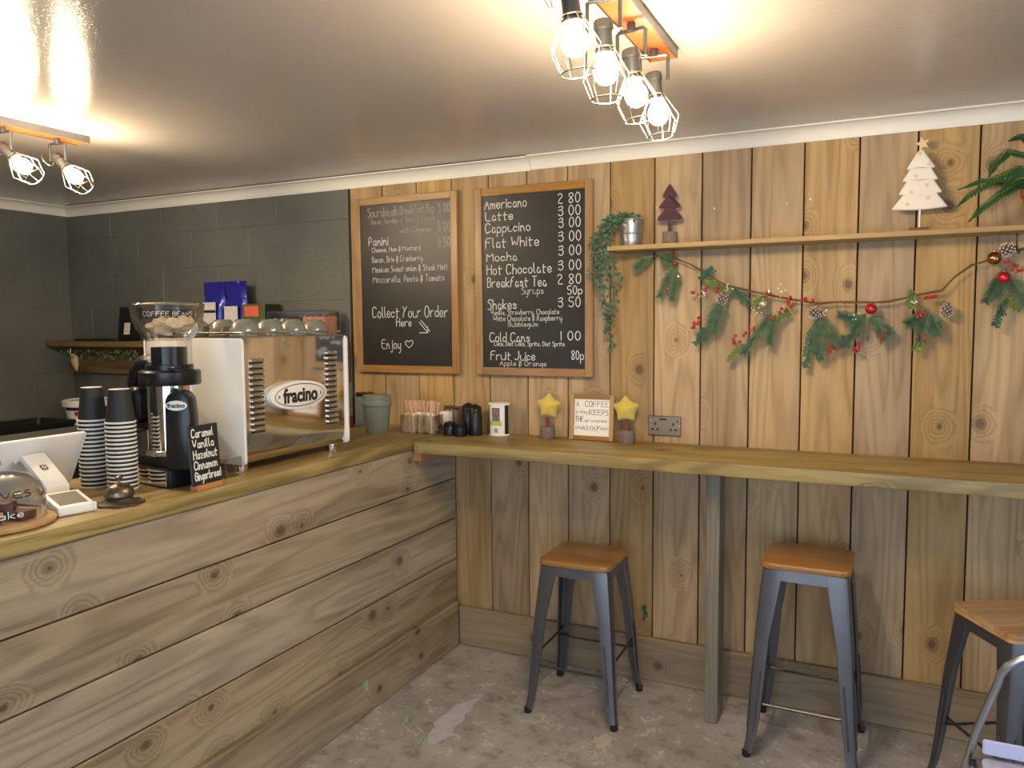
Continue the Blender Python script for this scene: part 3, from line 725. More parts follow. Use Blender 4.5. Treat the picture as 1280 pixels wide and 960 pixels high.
# ------------------------------------------------------------ coffee grinder
gr = thing('coffee_grinder', 'black and chrome coffee grinder with clear bean hopper beside espresso machine', 'coffee grinder', (-2.16, 1.86, ZT), math.radians(-9))
G().prism([(-.20, -.092), (.121, -.092), (.121, .090), (-.20, .090)], .060, None, .003).prism([(-.10, -.075), (.11, -.075), (.11, .08), (-.10, .08)], .035, T(0, 0, .058), .008).obj('base', M_black, gr)
G().box((-.055, -.0935, .031), (.325, .004, .052), .001).obj('steel_front_plate', M_steel, gr)
G().lathe([(.0, .080), (.055, .080), (.080, .088), (.086, .096), (.082, .106), (.073, .112), (.073, .33), (0, .33)], seg=40).obj('chrome_body', M_steel, gr)
G().lathe([(0, .325), (.094, .325), (.097, .330), (.097, .368), (.092, .374), (.075, .376), (.075, .392), (0, .392)], seg=40).obj('collar', M_black, gr)
G().box((.085, -.04, .384), (.045, .02, .008), .003).obj('adjuster_lever', M_black, gr)
faceN = Matrix(((1, 0, 0, 0), (0, 0, -1, 0), (0, 1, 0, 0), (0, 0, 0, 1)))
FR = T(.128, -.045, 0) @ Rz(math.radians(34))
fa = G().prism([(-.044, .0), (.044, .0), (.043, .18), (.038, .230), (.026, .247), (.008, .255), (-.012, .253), (-.030, .243), (-.040, .223)], .070, T(0, .035, .06) @ faceN, .010).obj('fairing', M_black, gr); fa.matrix_local = FR
bo = G().prism(ellipse(.034, .016, 28), .003, T(.0, -.0335, .268) @ faceN).obj('badge', M_white, gr); bo.matrix_local = FR
font_mesh('fracino', .020, M_ink, bo, T(.0, -.0370, .268) @ faceN, .0004)
G().lathe([(.069, .392), (.071, .392), (.072, .475), (.069, .475)], seg=32).obj('hopper_neck', M_acryl, gr)
G().lathe([(0, .392), (.056, .392), (.056, .450), (0, .450)], seg=28).obj('hopper_gate', M_black, gr)
hp = G().lathe([(.070, .470), (.078, .480), (.098, .508), (.110, .540), (.114, .570), (.116, .584), (.117, .588), (.114, .588), (.112, .570), (.108, .540), (.096, .510), (.076, .483), (.069, .474)], seg=40).obj('hopper', M_acryl, gr)
G().lathe([(.0, .586), (.113, .586), (.118, .590), (.110, .595), (.02, .597), (0, .597)], seg=36).obj('hopper_lid', M_glass, gr)
# coffee label round the far side of the hopper
g = G(); N_ = 14
for k in range(N_):
    a0, a1 = math.radians(98+100*k/N_), math.radians(98+100*(k+1)/N_)
    g.quad([(r_*math.cos(a), r_*math.sin(a), z) for a, r_, z in ((a0, .1075, .546), (a1, .1075, .546), (a1, .1115, .576), (a0, .1115, .576))])
lb_ = g.obj('hopper_label', M_bluep, hp)
lb_.data.materials[0] = plain('dark_slate_label', (.04, .05, .08), .5)
g = G()
tmp = G(); write(tmp, 'COFFEE BEANS', -.085, .085, .553, .016, .0028, Matrix.Identity(4), .3)
for f in tmp.b.faces:
    pts = []
    for v in f.verts:
        a = math.radians(148)-v.co.x/.108; rr_ = .1065+(v.co.y-.546)*.13; pts.append((rr_*.99*math.cos(a), rr_*.99*math.sin(a), v.co.y))
    g.quad(pts)
tmp.b.free(); g.obj('hopper_lettering', M_paper, hp, recalc=False, smooth=0)
# crumpled filter papers inside
fp = G()
for k in range(12):
    a = random.uniform(0, 2*PI); r_ = random.uniform(.01, .062)
    t_ = bmesh.new(); bmesh.ops.create_icosphere(t_, subdivisions=2, radius=.030)
    for v in t_.verts: v.co *= 1+.55*noise.noise(v.co*55+Vector((k*5, 0, 0)))
    bmesh.ops.scale(t_, vec=(1.1, 1, .6), verts=t_.verts)
    bmesh.ops.transform(t_, matrix=T(r_*math.cos(a), r_*math.sin(a), .500+.25*r_+random.uniform(0, .022)) @ Rz(a) @ Rx(random.uniform(-.6, .6)), verts=t_.verts); fp.merge(t_)
tag(fp.obj('filter_papers', M_filter, gr, smooth=20), kind='stuff')
# dosing chamber and arched handle on the barista side
G().box((-.160, 0, .255), (.085, .110, .12), .025, seg=3).tube([(-.06, 0, .372), (-.10, 0, .392), (-.15, 0, .388), (-.19, 0, .365), (-.212, 0, .32), (-.215, 0, .27)], [.020, .028, .032, .032, .028, .022], 12).obj('doser', M_black, gr)
G().box((-.15, 0, .180), (.07, .05, .03), .006).tube([(-.12, -.03, .165), (-.19, -.035, .150)], .006, 6).tube([(-.12, .03, .165), (-.19, .035, .150)], .006, 6).obj('portafilter_fork', M_black, gr)
G().box((-.13, .0, .41), (.02, .02, .03), .003).obj('switch', M_whitep, gr)

# ------------------------------------------------------------ syrup sign and acrylic box
sg = thing('syrup_sign', 'small black chalk sign listing syrups on a wooden foot', 'sign', (-1.964, 1.812, ZT), math.radians(93))
G().box((0, 0, .110), (.128, .006, .190), .003, Rx(-.06)).obj('chalk_panel', M_chalkb, sg)
G().box((.005, 0, .008), (.110, .032, .016), .002).obj('wooden_foot', M_redbrown, sg).data.materials[0] = M_orangeblock
Ms = Rx(-.06) @ faceY(-.0036)
Ms = T(0, 0, .110) @ Ms
for i, (tx, a, b_) in enumerate((('Caramel', -.062, .045), ('Vanilla', -.060, .045), ('Hazelnut', -.060, .060), ('Cinnamon', -.060, .056), ('Gingerbread', -.060, .070))):
    g = G(); write(g, tx, a*.84, b_*.84, .058-.034*i, .026, .0036, Ms); g.obj('chalk_line', M_paper, sg, recalc=False, smooth=0)
ab = thing('acrylic_holder', 'small clear acrylic holder standing behind the syrup sign', 'holder', (-2.052, 1.985, ZT))
G().box((0, 0, .003), (.07, .075, .005)).box((.033, 0, .035), (.003, .075, .065)).box((-.033, 0, .035), (.003, .075, .065)).box((0, -.036, .035), (.07, .003, .065)).obj('tray', M_acryl, ab)

# ------------------------------------------------------------ paper cup stacks
cup0 = None
ords = ['bottom', 'second', 'third', 'fourth', 'fifth', 'sixth', 'seventh', 'eighth', 'ninth', 'tenth', 'eleventh', 'twelfth', 'thirteenth', 'fourteenth', 'fifteenth', 'sixteenth', 'seventeenth', 'eighteenth', 'nineteenth']
for si, (cx, cy, n, nm) in enumerate(((-2.322, 1.690, 17, 'left stack'), (-2.205, 1.700, 17, 'right stack'))):
    for k in range(n):
        z = ZT+.0135*k*(1.0 if si == 0 else .985)
        w_ = 'top one' if k == n-1 else ('bottom one' if k == 0 else '%s from the bottom' % ords[k])
        lb = 'black paper cup, %s, %s by the bell' % (w_, nm)
        if cup0 is None:
            cup0 = thing('paper_cup', lb, 'cup', (cx, cy, z), 0, 'takeaway cups stacked on the worktop')
            G().lathe([(.0432, .003), (.0315, .107), (.0305, .107), (.0424, .003)], seg=28).obj('cup_wall', M_cupblack, cup0)
            G().lathe([(.0425, .0005), (.0458, .0), (.0472, .003), (.0458, .006), (.0425, .006)], seg=28).obj('rim', M_cupwhite, cup0)
            G().lathe([(.0305, .1068), (.0315, .1075), (.0308, .1085), (.0300, .1075), (.0298, .103), (0, .103)], seg=28).obj('cup_base', M_cupwhite, cup0)
        else:
            dup(cup0, (cx+random.uniform(-.0006, .0006)*(k > 8), cy, z), random.uniform(0, 6), lb)

# ------------------------------------------------------------ counter bell
be = thing('counter_bell', 'antique bronze counter bell on a scalloped cast base', 'bell', (-2.022, 1.545, ZT))
P_ = []
for k in range(48):
    a = 2*PI*k/48; r_ = .064+.005*math.cos(8*a); P_.append((r_*math.cos(a)*1.0, r_*math.sin(a)*1.0))
G().prism(P_, .007, None, .001).lathe([(.052, .007), (.040, .014), (.034, .022), (0, .022)], seg=32).obj('base', M_bellbase, be)
G().lathe([(.040, .024), (.041, .028), (.038, .042), (.028, .055), (.012, .061), (0, .062), (0, .058), (.03, .045), (.038, .024)], seg=32).obj('dome', M_bell, be)
G().lathe([(0, .060), (.004, .060), (.004, .072), (.010, .076), (.011, .079), (.006, .083), (0, .084)], seg=14).obj('plunger', M_bell, be)

# ------------------------------------------------------------ payment terminal, till
te = thing('card_reader', 'white wedge-shaped card reader with grey screen on the worktop', 'card reader', (-2.068, 1.418, ZT), math.radians(-12))
w1 = [(-.056, 0), (.052, 0), (.054, .006), (.052, .024), (-.050, .050), (-.057, .046)]
G().prism(w1, .098, Matrix(((1, 0, 0, 0), (0, 0, -1, .049), (0, 1, 0, .001), (0, 0, 0, 1))), .003).obj('body', M_whitep, te)
sl = math.atan2(.026, .102)
G().box((-.002, 0, .0375), (.082, .076, .003), .0008, Ry(sl)).obj('screen', M_screen, te)
G().box((.052, .047, .016), (.012, .010, .024), .003).obj('card_slot', M_whitep, te)
pos = thing('till_screen', 'large white till screen on a bent white stand, seen from behind', 'till', (-2.30, 1.44, ZT))
R_ = T(-.045, -.02, .105) @ Ry(math.radians(29))
# screen panel in local: thickness along x, width y, height z
o = G().prism(rrect(.225, .098, .010), .012, faceX, .003).obj('screen_case', M_whitep, pos); o.matrix_local = R_
o = G().box((-.002, 0, 0), (.003, .43, .18)).obj('screen_glass', M_black, pos); o.matrix_local = R_
st = [(-.02, .125), (.020, .143), (.112, .072), (.128, .055), (.130, .004), (.120, 0), (.112, .004), (.112, .050), (.100, .060), (.012, .128), (-.02, .112)]
so = G().prism(st, .070, T(0, .02, .001) @ Matrix(((1, 0, 0, 0), (0, 0, -1, .035), (0, 1, 0, 0), (0, 0, 0, 1))), .002).obj('stand', M_whitep, pos)
G().box((.02, .02, .004), (.20, .085, .006), .002).obj('stand_base', M_whitep, pos)
sl2 = math.atan2(.071, .092)
sm = T(.068, .02, .1075) @ Ry(sl2) @ Rz(PI/2)
o = G().prism(rrect(.0095, .0095, .003), .0012, T(0, 0, 0)).obj('logo', M_screen, so); o.matrix_local = sm
o = G().prism(rrect(.0055, .0055, .0015), .0006, T(0, 0, .0012)).obj('logo', M_whitep, so); o.matrix_local = sm
o = G().prism(rrect(.0026, .0026, .0006), .0006, T(0, 0, .0018)).obj('logo', M_screen, so); o.matrix_local = sm

# ------------------------------------------------------------ cake dome on round board
cb = thing('serving_board', 'round wooden serving board near the front edge of worktop', 'board', (-2.105, 1.235, ZT))
G().lathe([(0, 0), (.135, 0), (.143, .005), (.145, .012), (.140, .018), (.124, .018), (.120, .015), (0, .015)], seg=48).obj('board', M_round, cb)
dm = thing('cake_dome', 'clear glass cake dome with dark lettering on the round board', 'cake dome', (-2.100, 1.243, ZT+.0155))
dome = [(.110, 0), (.112, .03), (.110, .065), (.098, .095), (.072, .115), (.04, .124), (.012, .127)]
G().lathe(dome+[(0, .127)], seg=40).obj('glass', M_glass, dm)
G().lathe([(0, .126), (.009, .128), (.008, .136), (.015, .145), (.013, .155), (0, .158)], seg=16).obj('knob', M_glass, dm)
g = G(); tmp = G(); write(tmp, 'DESERVES', -.10, .10, .070, .015, .0034, Matrix.Identity(4), .2)
for f in tmp.b.faces:
    pts = []
    for v in f.verts:
        a = -.35-PI/8+v.co.x/.108; k_ = (v.co.y-.065)/.03; rad = .1115-.012*k_*k_ if k_ > 0 else .1115
        pts.append((rad*math.cos(a), rad*math.sin(a), v.co.y))
    g.quad(pts)
tmp.b.free(); g.obj('dome_lettering', M_ink, dm, recalc=False, smooth=0)
g = G(); tmp = G(); write(tmp, 'cake', -.045, .030, .020, .018, .0018, Matrix.Identity(4), .2)
for f in tmp.b.faces:
    g.quad([(.1125*math.cos(-.3+v.co.x/.11), .1125*math.sin(-.3+v.co.x/.11), v.co.y) for v in f.verts])
tmp.b.free(); g.obj('dome_script', M_paper, dm, recalc=False, smooth=0)
bk = None
for i, (bx, by_, bz_, rz_, wd_) in enumerate(((.045, .030, 0, .2, 'right-hand'), (-.045, -.01, 0, .6, 'hidden left-hand'), (.03, -.045, 0, -.2, 'front'), (.012, .0, .024, .4, 'upper'))):
    lb = 'dark chocolate brownie under the glass dome, %s one' % wd_
    if bk is None:
        bk = G().box((0, 0, .012), (.062, .048, .023), .004, seg=2).obj('brownie', M_cake, None, (-2.10+bx, 1.243+by_, ZT+.0158), (0, 0, rz_)); tag(bk, lb, 'brownie', 'brownies under the dome')
    else:
        dup(bk, (-2.10+bx, 1.243+by_, ZT+.0158+bz_), rz_, lb)

# ------------------------------------------------------------ things in the left corner
tr = thing('baking_tray', 'dark shallow tray on a white rimmed tray on back counter', 'tray', (-4.45, 2.78, 1.0))
def tray(name, parent, w, d, h, z, mat):
    g = G(); A = [(x_, y_) for x_, y_ in rrect(w/2, d/2, .03)]; lv = [(1.0, h), (.93, 0.004), (.91, .006), (.975, h)]
    R2 = [[g.b.verts.new((x_*s_, y_*s_, z+zz)) for x_, y_ in A] for s_, zz in lv]
    n = len(A)
    for a, b_ in zip(R2, R2[1:]+R2[:1]):
        if a is R2[1]: continue
        for i in range(n): g.b.faces.new((a[i], a[(i+1) % n], b_[(i+1) % n], b_[i]))
    g.b.faces.new(R2[1]); g.b.faces.new(R2[2][::-1]); return g.obj(name, mat, parent)
tray('lower_tray', tr, .36, .50, .045, 0, plain('smoky_tray', (.25, .25, .22), .3)); tray('upper_tray', tr, .35, .49, .045, .035, M_black)
tb = thing('ice_cream_tub', 'round white tub with dark band on the back counter', 'tub', (-4.49, 3.25, 1.0))
G().lathe([(0, 0), (.115, 0), (.135, .135), (0, .135)], seg=32).obj('tub', M_paper, tb)
G().lathe([(0, .135), (.147, .135), (.150, .139), (.150, .170), (.143, .174), (.140, .168), (0, .168)], seg=32).obj('lid', M_paper, tb)
g = G()
for k in range(16):
    a0, a1 = -1.9+k*.13, -1.9+(k+1)*.13
    g.quad([(r_*math.cos(a), r_*math.sin(a), z) for a, r_, z in ((a0, .134, .115), (a1, .134, .115), (a1, .1362, .132), (a0, .1362, .132))])
g.obj('dark_band', M_ink, tb)
g = G()
for k in range(6):
    a0, a1 = -1.3+k*.07, -1.3+(k+1)*.07
    g.quad([(r_*math.cos(a), r_*math.sin(a), z) for a, r_, z in ((a0, .131, .085), (a1, .131, .085), (a1, .1335, .108), (a0, .1335, .108))])
g.obj('red_print', M_red, tb)
sb = thing('syrup_bottle', 'white pump bottle with black top at the left edge', 'bottle', (-4.70, 2.28, 1.0))
G().lathe([(0, 0), (.032, 0), (.034, .01), (.030, .14), (.014, .165), (.012, .18), (0, .18)], seg=20).obj('bottle', M_paper, sb)
G().lathe([(0, .18), (.015, .18), (.015, .20), (.006, .205), (.006, .225), (0, .225)], seg=14).box((.015, 0, .228), (.05, .014, .010), .003).obj('pump', M_black, sb)
gb = thing('storage_box', 'low grey-blue box on the back counter by the left wall', 'box', (-4.745, 2.95, 1.0))
G().box((0, 0, .03), (.16, .18, .06), .004).obj('body', M_bluebag, gb); G().box((0, 0, .065), (.17, .19, .01), .003).obj('lid', M_bluebag, gb)
bb_ = thing('tray_stack', 'flat black oven tray lying on the back counter', 'tray', (-4.42, 2.32, 1.0))
tray('tray', bb_, .34, .36, .035, 0, M_black)

# ------------------------------------------------------------ corner shelf contents
ZS = 1.5355
lp = thing('laptop', 'open black laptop on the brown shelf in the corner', 'laptop', (-4.30, 3.29, ZS))
G().box((-.06, 0, .008), (.38, .16, .014), .003).obj('base', M_black, lp)
G().box((.155, .0, .105), (.008, .16, .20), .003, Ry(.16)).obj('lid', M_black, lp)
G().box((.168, -.03, .075), (.002, .04, .07), 0, Ry(.16)).obj('sticker', M_label, lp)
def bag(label, x0, x1, h, strip):
    t = thing('coffee_bag', label, 'bag', ((x0+x1)/2, 3.315, ZS)); w = (x1-x0)
    t_ = bmesh.new(); nx, nz = 12, 18; vs = {}
    for side in (0, 1):
        for i in range(nx+1):
            for j in range(nz+1):
                u, v = i/nx*2-1, j/nz
                th = .036*(1-abs(u)**4)*(1-v**2.2)+.002
                wrk = .006*noise.noise(Vector((u*2.3+x0*9, v*6, side*3)))*(1+2*v)
                vs[side, i, j] = t_.verts.new((u*w/2*(1-.04*math.sin(v*9)*(v)), (-1 if side == 0 else 1)*th+wrk, v*h))
        for i in range(nx):
            for j in range(nz): t_.faces.new((vs[side, i, j], vs[side, i+1, j], vs[side, i+1, j+1], vs[side, i, j+1]))
    for j in range(nz):
        for i in (0, nx): t_.faces.new((vs[0, i, j], vs[0, i, j+1], vs[1, i, j+1], vs[1, i, j]))
    for i in range(nx):
        for j in (0, nz): t_.faces.new((vs[0, i, j], vs[0, i+1, j], vs[1, i+1, j], vs[1, i, j]))
    g = G(); g.merge(t_); g.obj('foil_pouch', M_blue, t)
    G().box((.0, -.047, .125 if strip else .11), (w*.62, .003, .19 if strip else .17), .001, Rx(-.02)).obj('paper_label', M_label, t)
    if strip: G().box((.0, -.0495, .168), (w*.62, .002, .014)).obj('label_stripe', M_ink, t)
    return t
bag('blue foil coffee bag with striped label, left of the pair on the shelf', -3.545, -3.385, .335, True)
bag('blue foil coffee bag with short plain label, beside the green box', -3.380, -3.222, .335, False)
gbx = thing('tea_box', 'small olive green carton with orange print on the corner shelf', 'box', (-3.127, 3.32, ZS))
G().box((0, 0, .102), (.165, .12, .204), .002).obj('carton', M_grbox, gbx)
G().box((-.015, -.0605, .165), (.10, .001, .055)).obj('orange_print', M_orange, gbx)
G().prism(ellipse(.012, .012, 14), .001, T(-.0, -.0602, .10) @ faceN).obj('emblem', M_cream, gbx)
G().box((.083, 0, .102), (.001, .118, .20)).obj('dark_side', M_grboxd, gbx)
tub = thing('sweet_boxes', 'clear three-part box of marshmallows and chocolate on the corner shelf', 'container', (-2.815, 3.30, ZS))
G().box((0, 0, .003), (.38, .13, .005)).box((0, -.064, .08), (.38, .002, .155)).box((0, .064, .08), (.38, .002, .155)).box((-.19, 0, .08), (.002, .13, .155)).box((.19, 0, .08), (.002, .13, .155)).box((-.085, 0, .08), (.002, .13, .155)).box((.03, 0, .08), (.002, .13, .155)).obj('box', M_glass, tub)
G().box((0, 0, .162), (.385, .135, .007), .002).obj('lid', M_acryl, tub)
for nm, x0, x1, hh, mat, n_ in (('white_marshmallows', -.185, -.09, .125, M_cream, 26), ('chocolate_pieces', -.08, .025, .13, M_choc, 40), ('pink_marshmallows', .035, .185, .135, M_pink, 60)):
    g = G(); g.box(((x0+x1)/2, 0, hh/2), (x1-x0-.006, .11, hh-.012), .004)
    for k in range(n_): g.sphere((random.uniform(x0+.012, x1-.012), random.choice((-.050, -.052)) if k % 3 else random.uniform(-.045, .045), random.uniform(.015, hh-.012) if k % 3 else hh-.008), .011, 1, (1, .8, .85))
    tag(g.obj(nm, mat, tub, smooth=60), kind='stuff')
# leaf garland under the corner shelf
sg2 = thing('leaf_string', 'green leaf garland with pale tag hanging below the corner shelf', 'garland', (-4.35, 3.22, 1.49))
g = G(); pts = [(-.30+.05*k, .0, -.01-.02*math.sin(k*1.3)**2) for k in range(14)]; g.tube(pts, .003, 5); g.obj('cord', M_twig, sg2)
def leaf_quad(g, c, d, w, nrm):
    """pointed leaf with a folded midrib, 4 triangles-ish"""
    d = Vector(d); n = Vector(nrm).normalized(); s_ = d.cross(n).normalized()*w
    c = Vector(c); lift = n*w*.35
    v = [g.b.verts.new(x_) for x_ in (c, c+d*.4+s_+lift, c+d, c+d*.4-s_+lift, c+d*.45)]
    g.b.faces.new((v[0], v[1], v[4])); g.b.faces.new((v[1], v[2], v[4])); g.b.faces.new((v[2], v[3], v[4])); g.b.faces.new((v[3], v[0], v[4]))
g = G(); g2 = G()
for k in range(110):
    p_ = random.choice(pts); c = Vector(p_)+Vector((random.uniform(-.03, .05), random.uniform(-.02, .02), random.uniform(-.04, .015)))
    leaf_quad(g if k % 5 else g2, c, (random.uniform(-.03, .03), random.uniform(-.015, .015), random.uniform(-.035, -.005)), .009, (random.uniform(-.5, .5), -1, random.uniform(-.3, .6)))
tag(g.obj('leaves', M_ivy, sg2, recalc=False), kind='stuff'); tag(g2.obj('pale_leaves', M_bleaf, sg2, recalc=False), kind='stuff')
G().prism([(0, 0), (.04, -.02), (.045, -.07), (.03, -.11), (.018, -.10), (-.02, -.055), (-.018, -.02)], .004, T(-.22, -.005, -.03) @ faceN, .001).obj('hanging_tag', M_ply, sg2)
G().tube([(-.25, 0, 0), (-.255, 0, -.03), (-.24, -.002, -.045)], .0025, 5).obj('tag_string', M_paper, sg2)
# things half hidden between machine and boarded wall
rb = G().box((0, 0, .03), (.05, .05, .058), .003).obj('wooden_block', M_redbrown, None, (-2.47, 3.20, ZT)); tag(rb, 'red-brown wooden block behind the espresso machine', 'block')
pc = thing('storage_canister', 'grey-blue canister with black lid behind the espresso machine', 'canister', (-2.46, 3.34, ZT))
G().lathe([(0, 0), (.045, 0), (.045, .15), (0, .15)], seg=24).obj('body', M_bluebag, pc); G().lathe([(0, .15), (.047, .15), (.047, .168), (0, .168)], seg=24).obj('lid', M_black, pc)

# ------------------------------------------------------------ things on the bar and worktop corner
bn = thing('table_bin', 'small sage grey lidded bin at the corner of the worktop', 'bin', (-2.222, 3.115, ZT))
G().lathe([(0, 0), (.050, 0), (.053, .004), (.068, .150), (.066, .150), (.050, .006), (0, .006)], seg=36).obj('bucket', M_bin, bn)
G().lathe([(.071, .132), (.073, .134), (.074, .150), (.073, .154), (.069, .157), (.069, .178), (.064, .182), (0, .182)], seg=36).obj('lid', M_bin, bn)
sh = thing('stirrer_caddy', 'clear caddy packed with wooden stirrers and paper sugar sachets', 'caddy', (-2.018, 3.19, ZT), 0)
G().box((0, 0, .002), (.19, .085, .004)).box((0, -.042, .045), (.19, .002, .085)).box((0, .042, .045), (.19, .002, .085)).box((-.094, 0, .045), (.002, .085, .085)).box((.094, 0, .045), (.002, .085, .085)).box((.0, 0, .045), (.002, .085, .085)).obj('box', M_acryl, sh)
g = G()
for k in range(110):
    x_ = random.uniform(-.082, .072); y_ = random.uniform(.005, .033); lean = random.uniform(-.16, .16)+(-.10 if x_ < 0 else .05)
    g.box((x_+lean*.05, y_, .078+random.uniform(-.006, .004)), (.0055, .0012, .145), 0, Ry(lean) @ Rz(random.uniform(-.4, .4)))
tag(g.obj('stirrers', M_stick, sh, smooth=0), kind='stuff')
g = G(); g2 = G()
for k in range(70):
    x_ = random.uniform(-.082, .082); y_ = random.uniform(-.034, .0)
    (g if k % 3 else g2).box((x_, y_, .050+random.uniform(-.012, .008)), (.020, .003, .085), .0005, Ry(random.uniform(-.35, .35)) @ Rz(random.uniform(-.9, .9)))
tag(g.obj('brown_sachets', M_sachet, sh, smooth=0), kind='stuff'); tag(g2.obj('white_sachets', M_paper, sh, smooth=0), kind='stuff')
def socket(label, x, z):
    t = thing('wall_socket', label, 'socket', (x, 3.3985, z))
    G().box((0, -.005, 0), (.147, .009, .087), .0025).obj('face_plate', M_nickel, t)
    for sx in (-1, 1):
        g = G()
        for dx, dz, w_, h_ in ((0, .008, .008, .011), (-.011, -.016, .011, .008), (.011, -.016, .011, .008)):
            g.box((sx*.040+dx, -.0100, dz), (w_, .001, h_))
        g.obj('pin_holes', M_ink, t, smooth=0)
        G().box((sx*.060, -.0115, .022), (.009, .005, .012), .001).obj('switch', M_steel, t)
        G().lathe([(0, 0), (.004, 0), (.003, .0015), (0, .002)], seg=10, m=Rx(PI/2)).obj('screw', M_steel, t, (sx*.066, -.0095, 0))
    G().box((-.005, -.0102, .029), (.032, .0012, .007)).obj('maker_bar', M_ink, t)
    return t
socket('brushed nickel double wall socket right of the two stars', -.886, 1.166)
so2 = socket('double wall socket with white plug behind the black pots', -1.938, 1.170)
pl = thing('white_plug', 'white plug in the socket behind the black pots', 'plug', (-1.985, 3.388, 1.155))
G().box((0, -.022, 0), (.056, .040, .066), .006, seg=2).obj('body', M_whitep, pl)
G().tube([(-.02, -.03, -.02), (-.045, -.05, -.045), (-.02, -.08, -.0595), (.02, -.07, -.0595), (.04, -.05, -.0590), (.01, -.04, -.0580), (-.02, -.06, -.0560)], .0028, 6).obj('cable', M_whitep, pl)
def pot(label, x, y, r, h, ribs):
    t = thing('black_pot', label, 'pot', (x, y, ZB), 0, 'black pots on the breakfast bar')
    G().lathe([(0, 0), (r, 0), (r*1.02, .004), (r*1.0, h*.62), (r*.9, h*.68), (0, h*.68)], seg=24).obj('body', M_black, t)
    pr = [(0, h*.68), (r*.96, h*.68)]
    for k in range(ribs): z = h*(.70+.2*k/ribs); pr += [(r*.97, z), (r*.90, z+h*.03), (r*.97, z+h*.06)]
    pr += [(r*.85, h*.93), (r*.4, h*.97), (r*.3, h), (0, h)]
    G().lathe(pr, seg=24).obj('lid', M_black, t); return t
pot('taller black lidded pot nearer the white plug', -1.833, 3.32, .031, .150, 3)
pot('taller black lidded pot nearer the white carton', -1.775, 3.285, .032, .148, 3)
pot('short black pot nearer the stirrer caddy', -1.888, 3.235, .029, .068, 2)
pot('short black pot in front of the taller pots', -1.826, 3.225, .029, .066, 2)
ct = thing('collection_tub', 'small white tub with printed photo label on the bar', 'tub', (-1.672, 3.335, ZB))
G().lathe([(0, 0), (.052, 0), (.052, .004), (.048, .006), (.048, .145), (.054, .147), (.054, .154), (0, .154)], seg=32, sy=.8).obj('tub', M_paper, ct)
def curved(g, a0, a1, z0, z1, rad, sy=.8, n=8):
    for k in range(n):
        b0, b1 = a0+(a1-a0)*k/n, a0+(a1-a0)*(k+1)/n
        g.quad([(rad*math.cos(a), rad*sy*math.sin(a), z) for a, z in ((b0, z0), (b1, z0), (b1, z1), (b0, z1))])
    return g
curved(G(), -2.05, -1.15, .070, .134, .0485).obj('photo_print', M_photo, ct); curved(G(), -2.45, -.95, .048, .070, .0485).obj('green_print', M_greenprint, ct)
curved(G(), -1.75, -1.35, .014, .036, .0485).obj('blue_print', M_bluep, ct)
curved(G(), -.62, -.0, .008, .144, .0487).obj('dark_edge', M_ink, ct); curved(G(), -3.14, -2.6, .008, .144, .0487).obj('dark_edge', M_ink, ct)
def star_poly(R, r, n=5, rot=PI/2): return [((R if k % 2 == 0 else r)*math.cos(rot+PI*k/n), (R if k % 2 == 0 else r)*math.sin(rot+PI*k/n)) for k in range(2*n)]
def star_ornament(label, x, y, tilt):
    t = thing('star_ornament', label, 'ornament', (x, y, ZB))
    G().lathe([(0, 0), (.034, 0), (.036, .004), (.036, .052), (.033, .055), (0, .055)], seg=20).obj('log_base', M_bark, t)
    G().box((0, 0, .075), (.013, .013, .045), .002).obj('stem', M_redbrown, t)
    g = G(); P = star_poly(.080, .036); n = 10
    R3 = []
    for s_, yy in ((.0, -.024), (.55, -.021), (.90, -.013), (1.0, 0), (.90, .013), (.55, .021), (.0, .024)):
        R3.append([g.b.verts.new((px*s_, yy, pz*s_+.150)) for px, pz in P] if s_ else [g.b.verts.new((0, yy, .150))])
    for a, b_ in zip(R3, R3[1:]):
        for i in range(n):
            q_ = []
            for v in (a[i % len(a)], a[(i+1) % len(a)] if len(a) > 1 else a[0], b_[(i+1) % len(b_)] if len(b_) > 1 else b_[0], b_[i % len(b_)]):
                if v not in q_: q_.append(v)
            g.b.faces.new(q_)
    o = g.obj('velvet_star', M_starm, t, smooth=60)
    md = o.modifiers.new('s', 'SUBSURF'); md.levels = 1; md.render_levels = 2; o.rotation_euler = (0, tilt, 0)
    return t
star_ornament('yellow velvet star on a log base, left of the framed sign', -1.418, 3.325, .05)
star_ornament('yellow velvet star on a log base, right of the framed sign', -1.036, 3.325, -.03)
fs = thing('framed_sign', 'small wooden framed sign about coffee between the two stars', 'sign', (-1.207, 3.335, ZB))
Rt = Rx(-.09)
for nm, c, d, mt in (('frame_side', (-.095, 0, .104), (.020, .022, .208), M_signwood), ('frame_side', (.095, 0, .104), (.020, .022, .208), M_signwood), ('frame_rail', (0, 0, .010), (.170, .020, .020), M_framex), ('frame_rail', (0, 0, .198), (.170, .020, .020), M_framex)):
    o = G().box((0, 0, 0), d, .002).obj(nm, mt, fs); o.matrix_local = Rt @ T(*c)
o = G().box((0, .003, .104), (.174, .006, .172)).obj('sign_face', M_paper, fs); o.matrix_local = Rt
g = G(); Ms = Rt @ faceY(-.0006)
for tx, a, b_, z, cap, sm_ in (('A', -.076, -.064, .153, .024, False), ('COFFEE', -.034, .078, .153, .024, False), ('a day', -.078, -.022, .122, .015, True), ('KEEPS', -.012, .076, .116, .023, False), ('THE', -.080, -.040, .083, .024, False), ('grumpies', -.034, .072, .084, .013, True), ('AWAY', -.046, .040, .044, .022, False)):
    g = G(); write(g, tx, a, b_, z, cap, .0024 if not sm_ else .0014, Ms, .1, sm_); g.obj('sign_word', M_ink, fs, recalc=False, smooth=0)
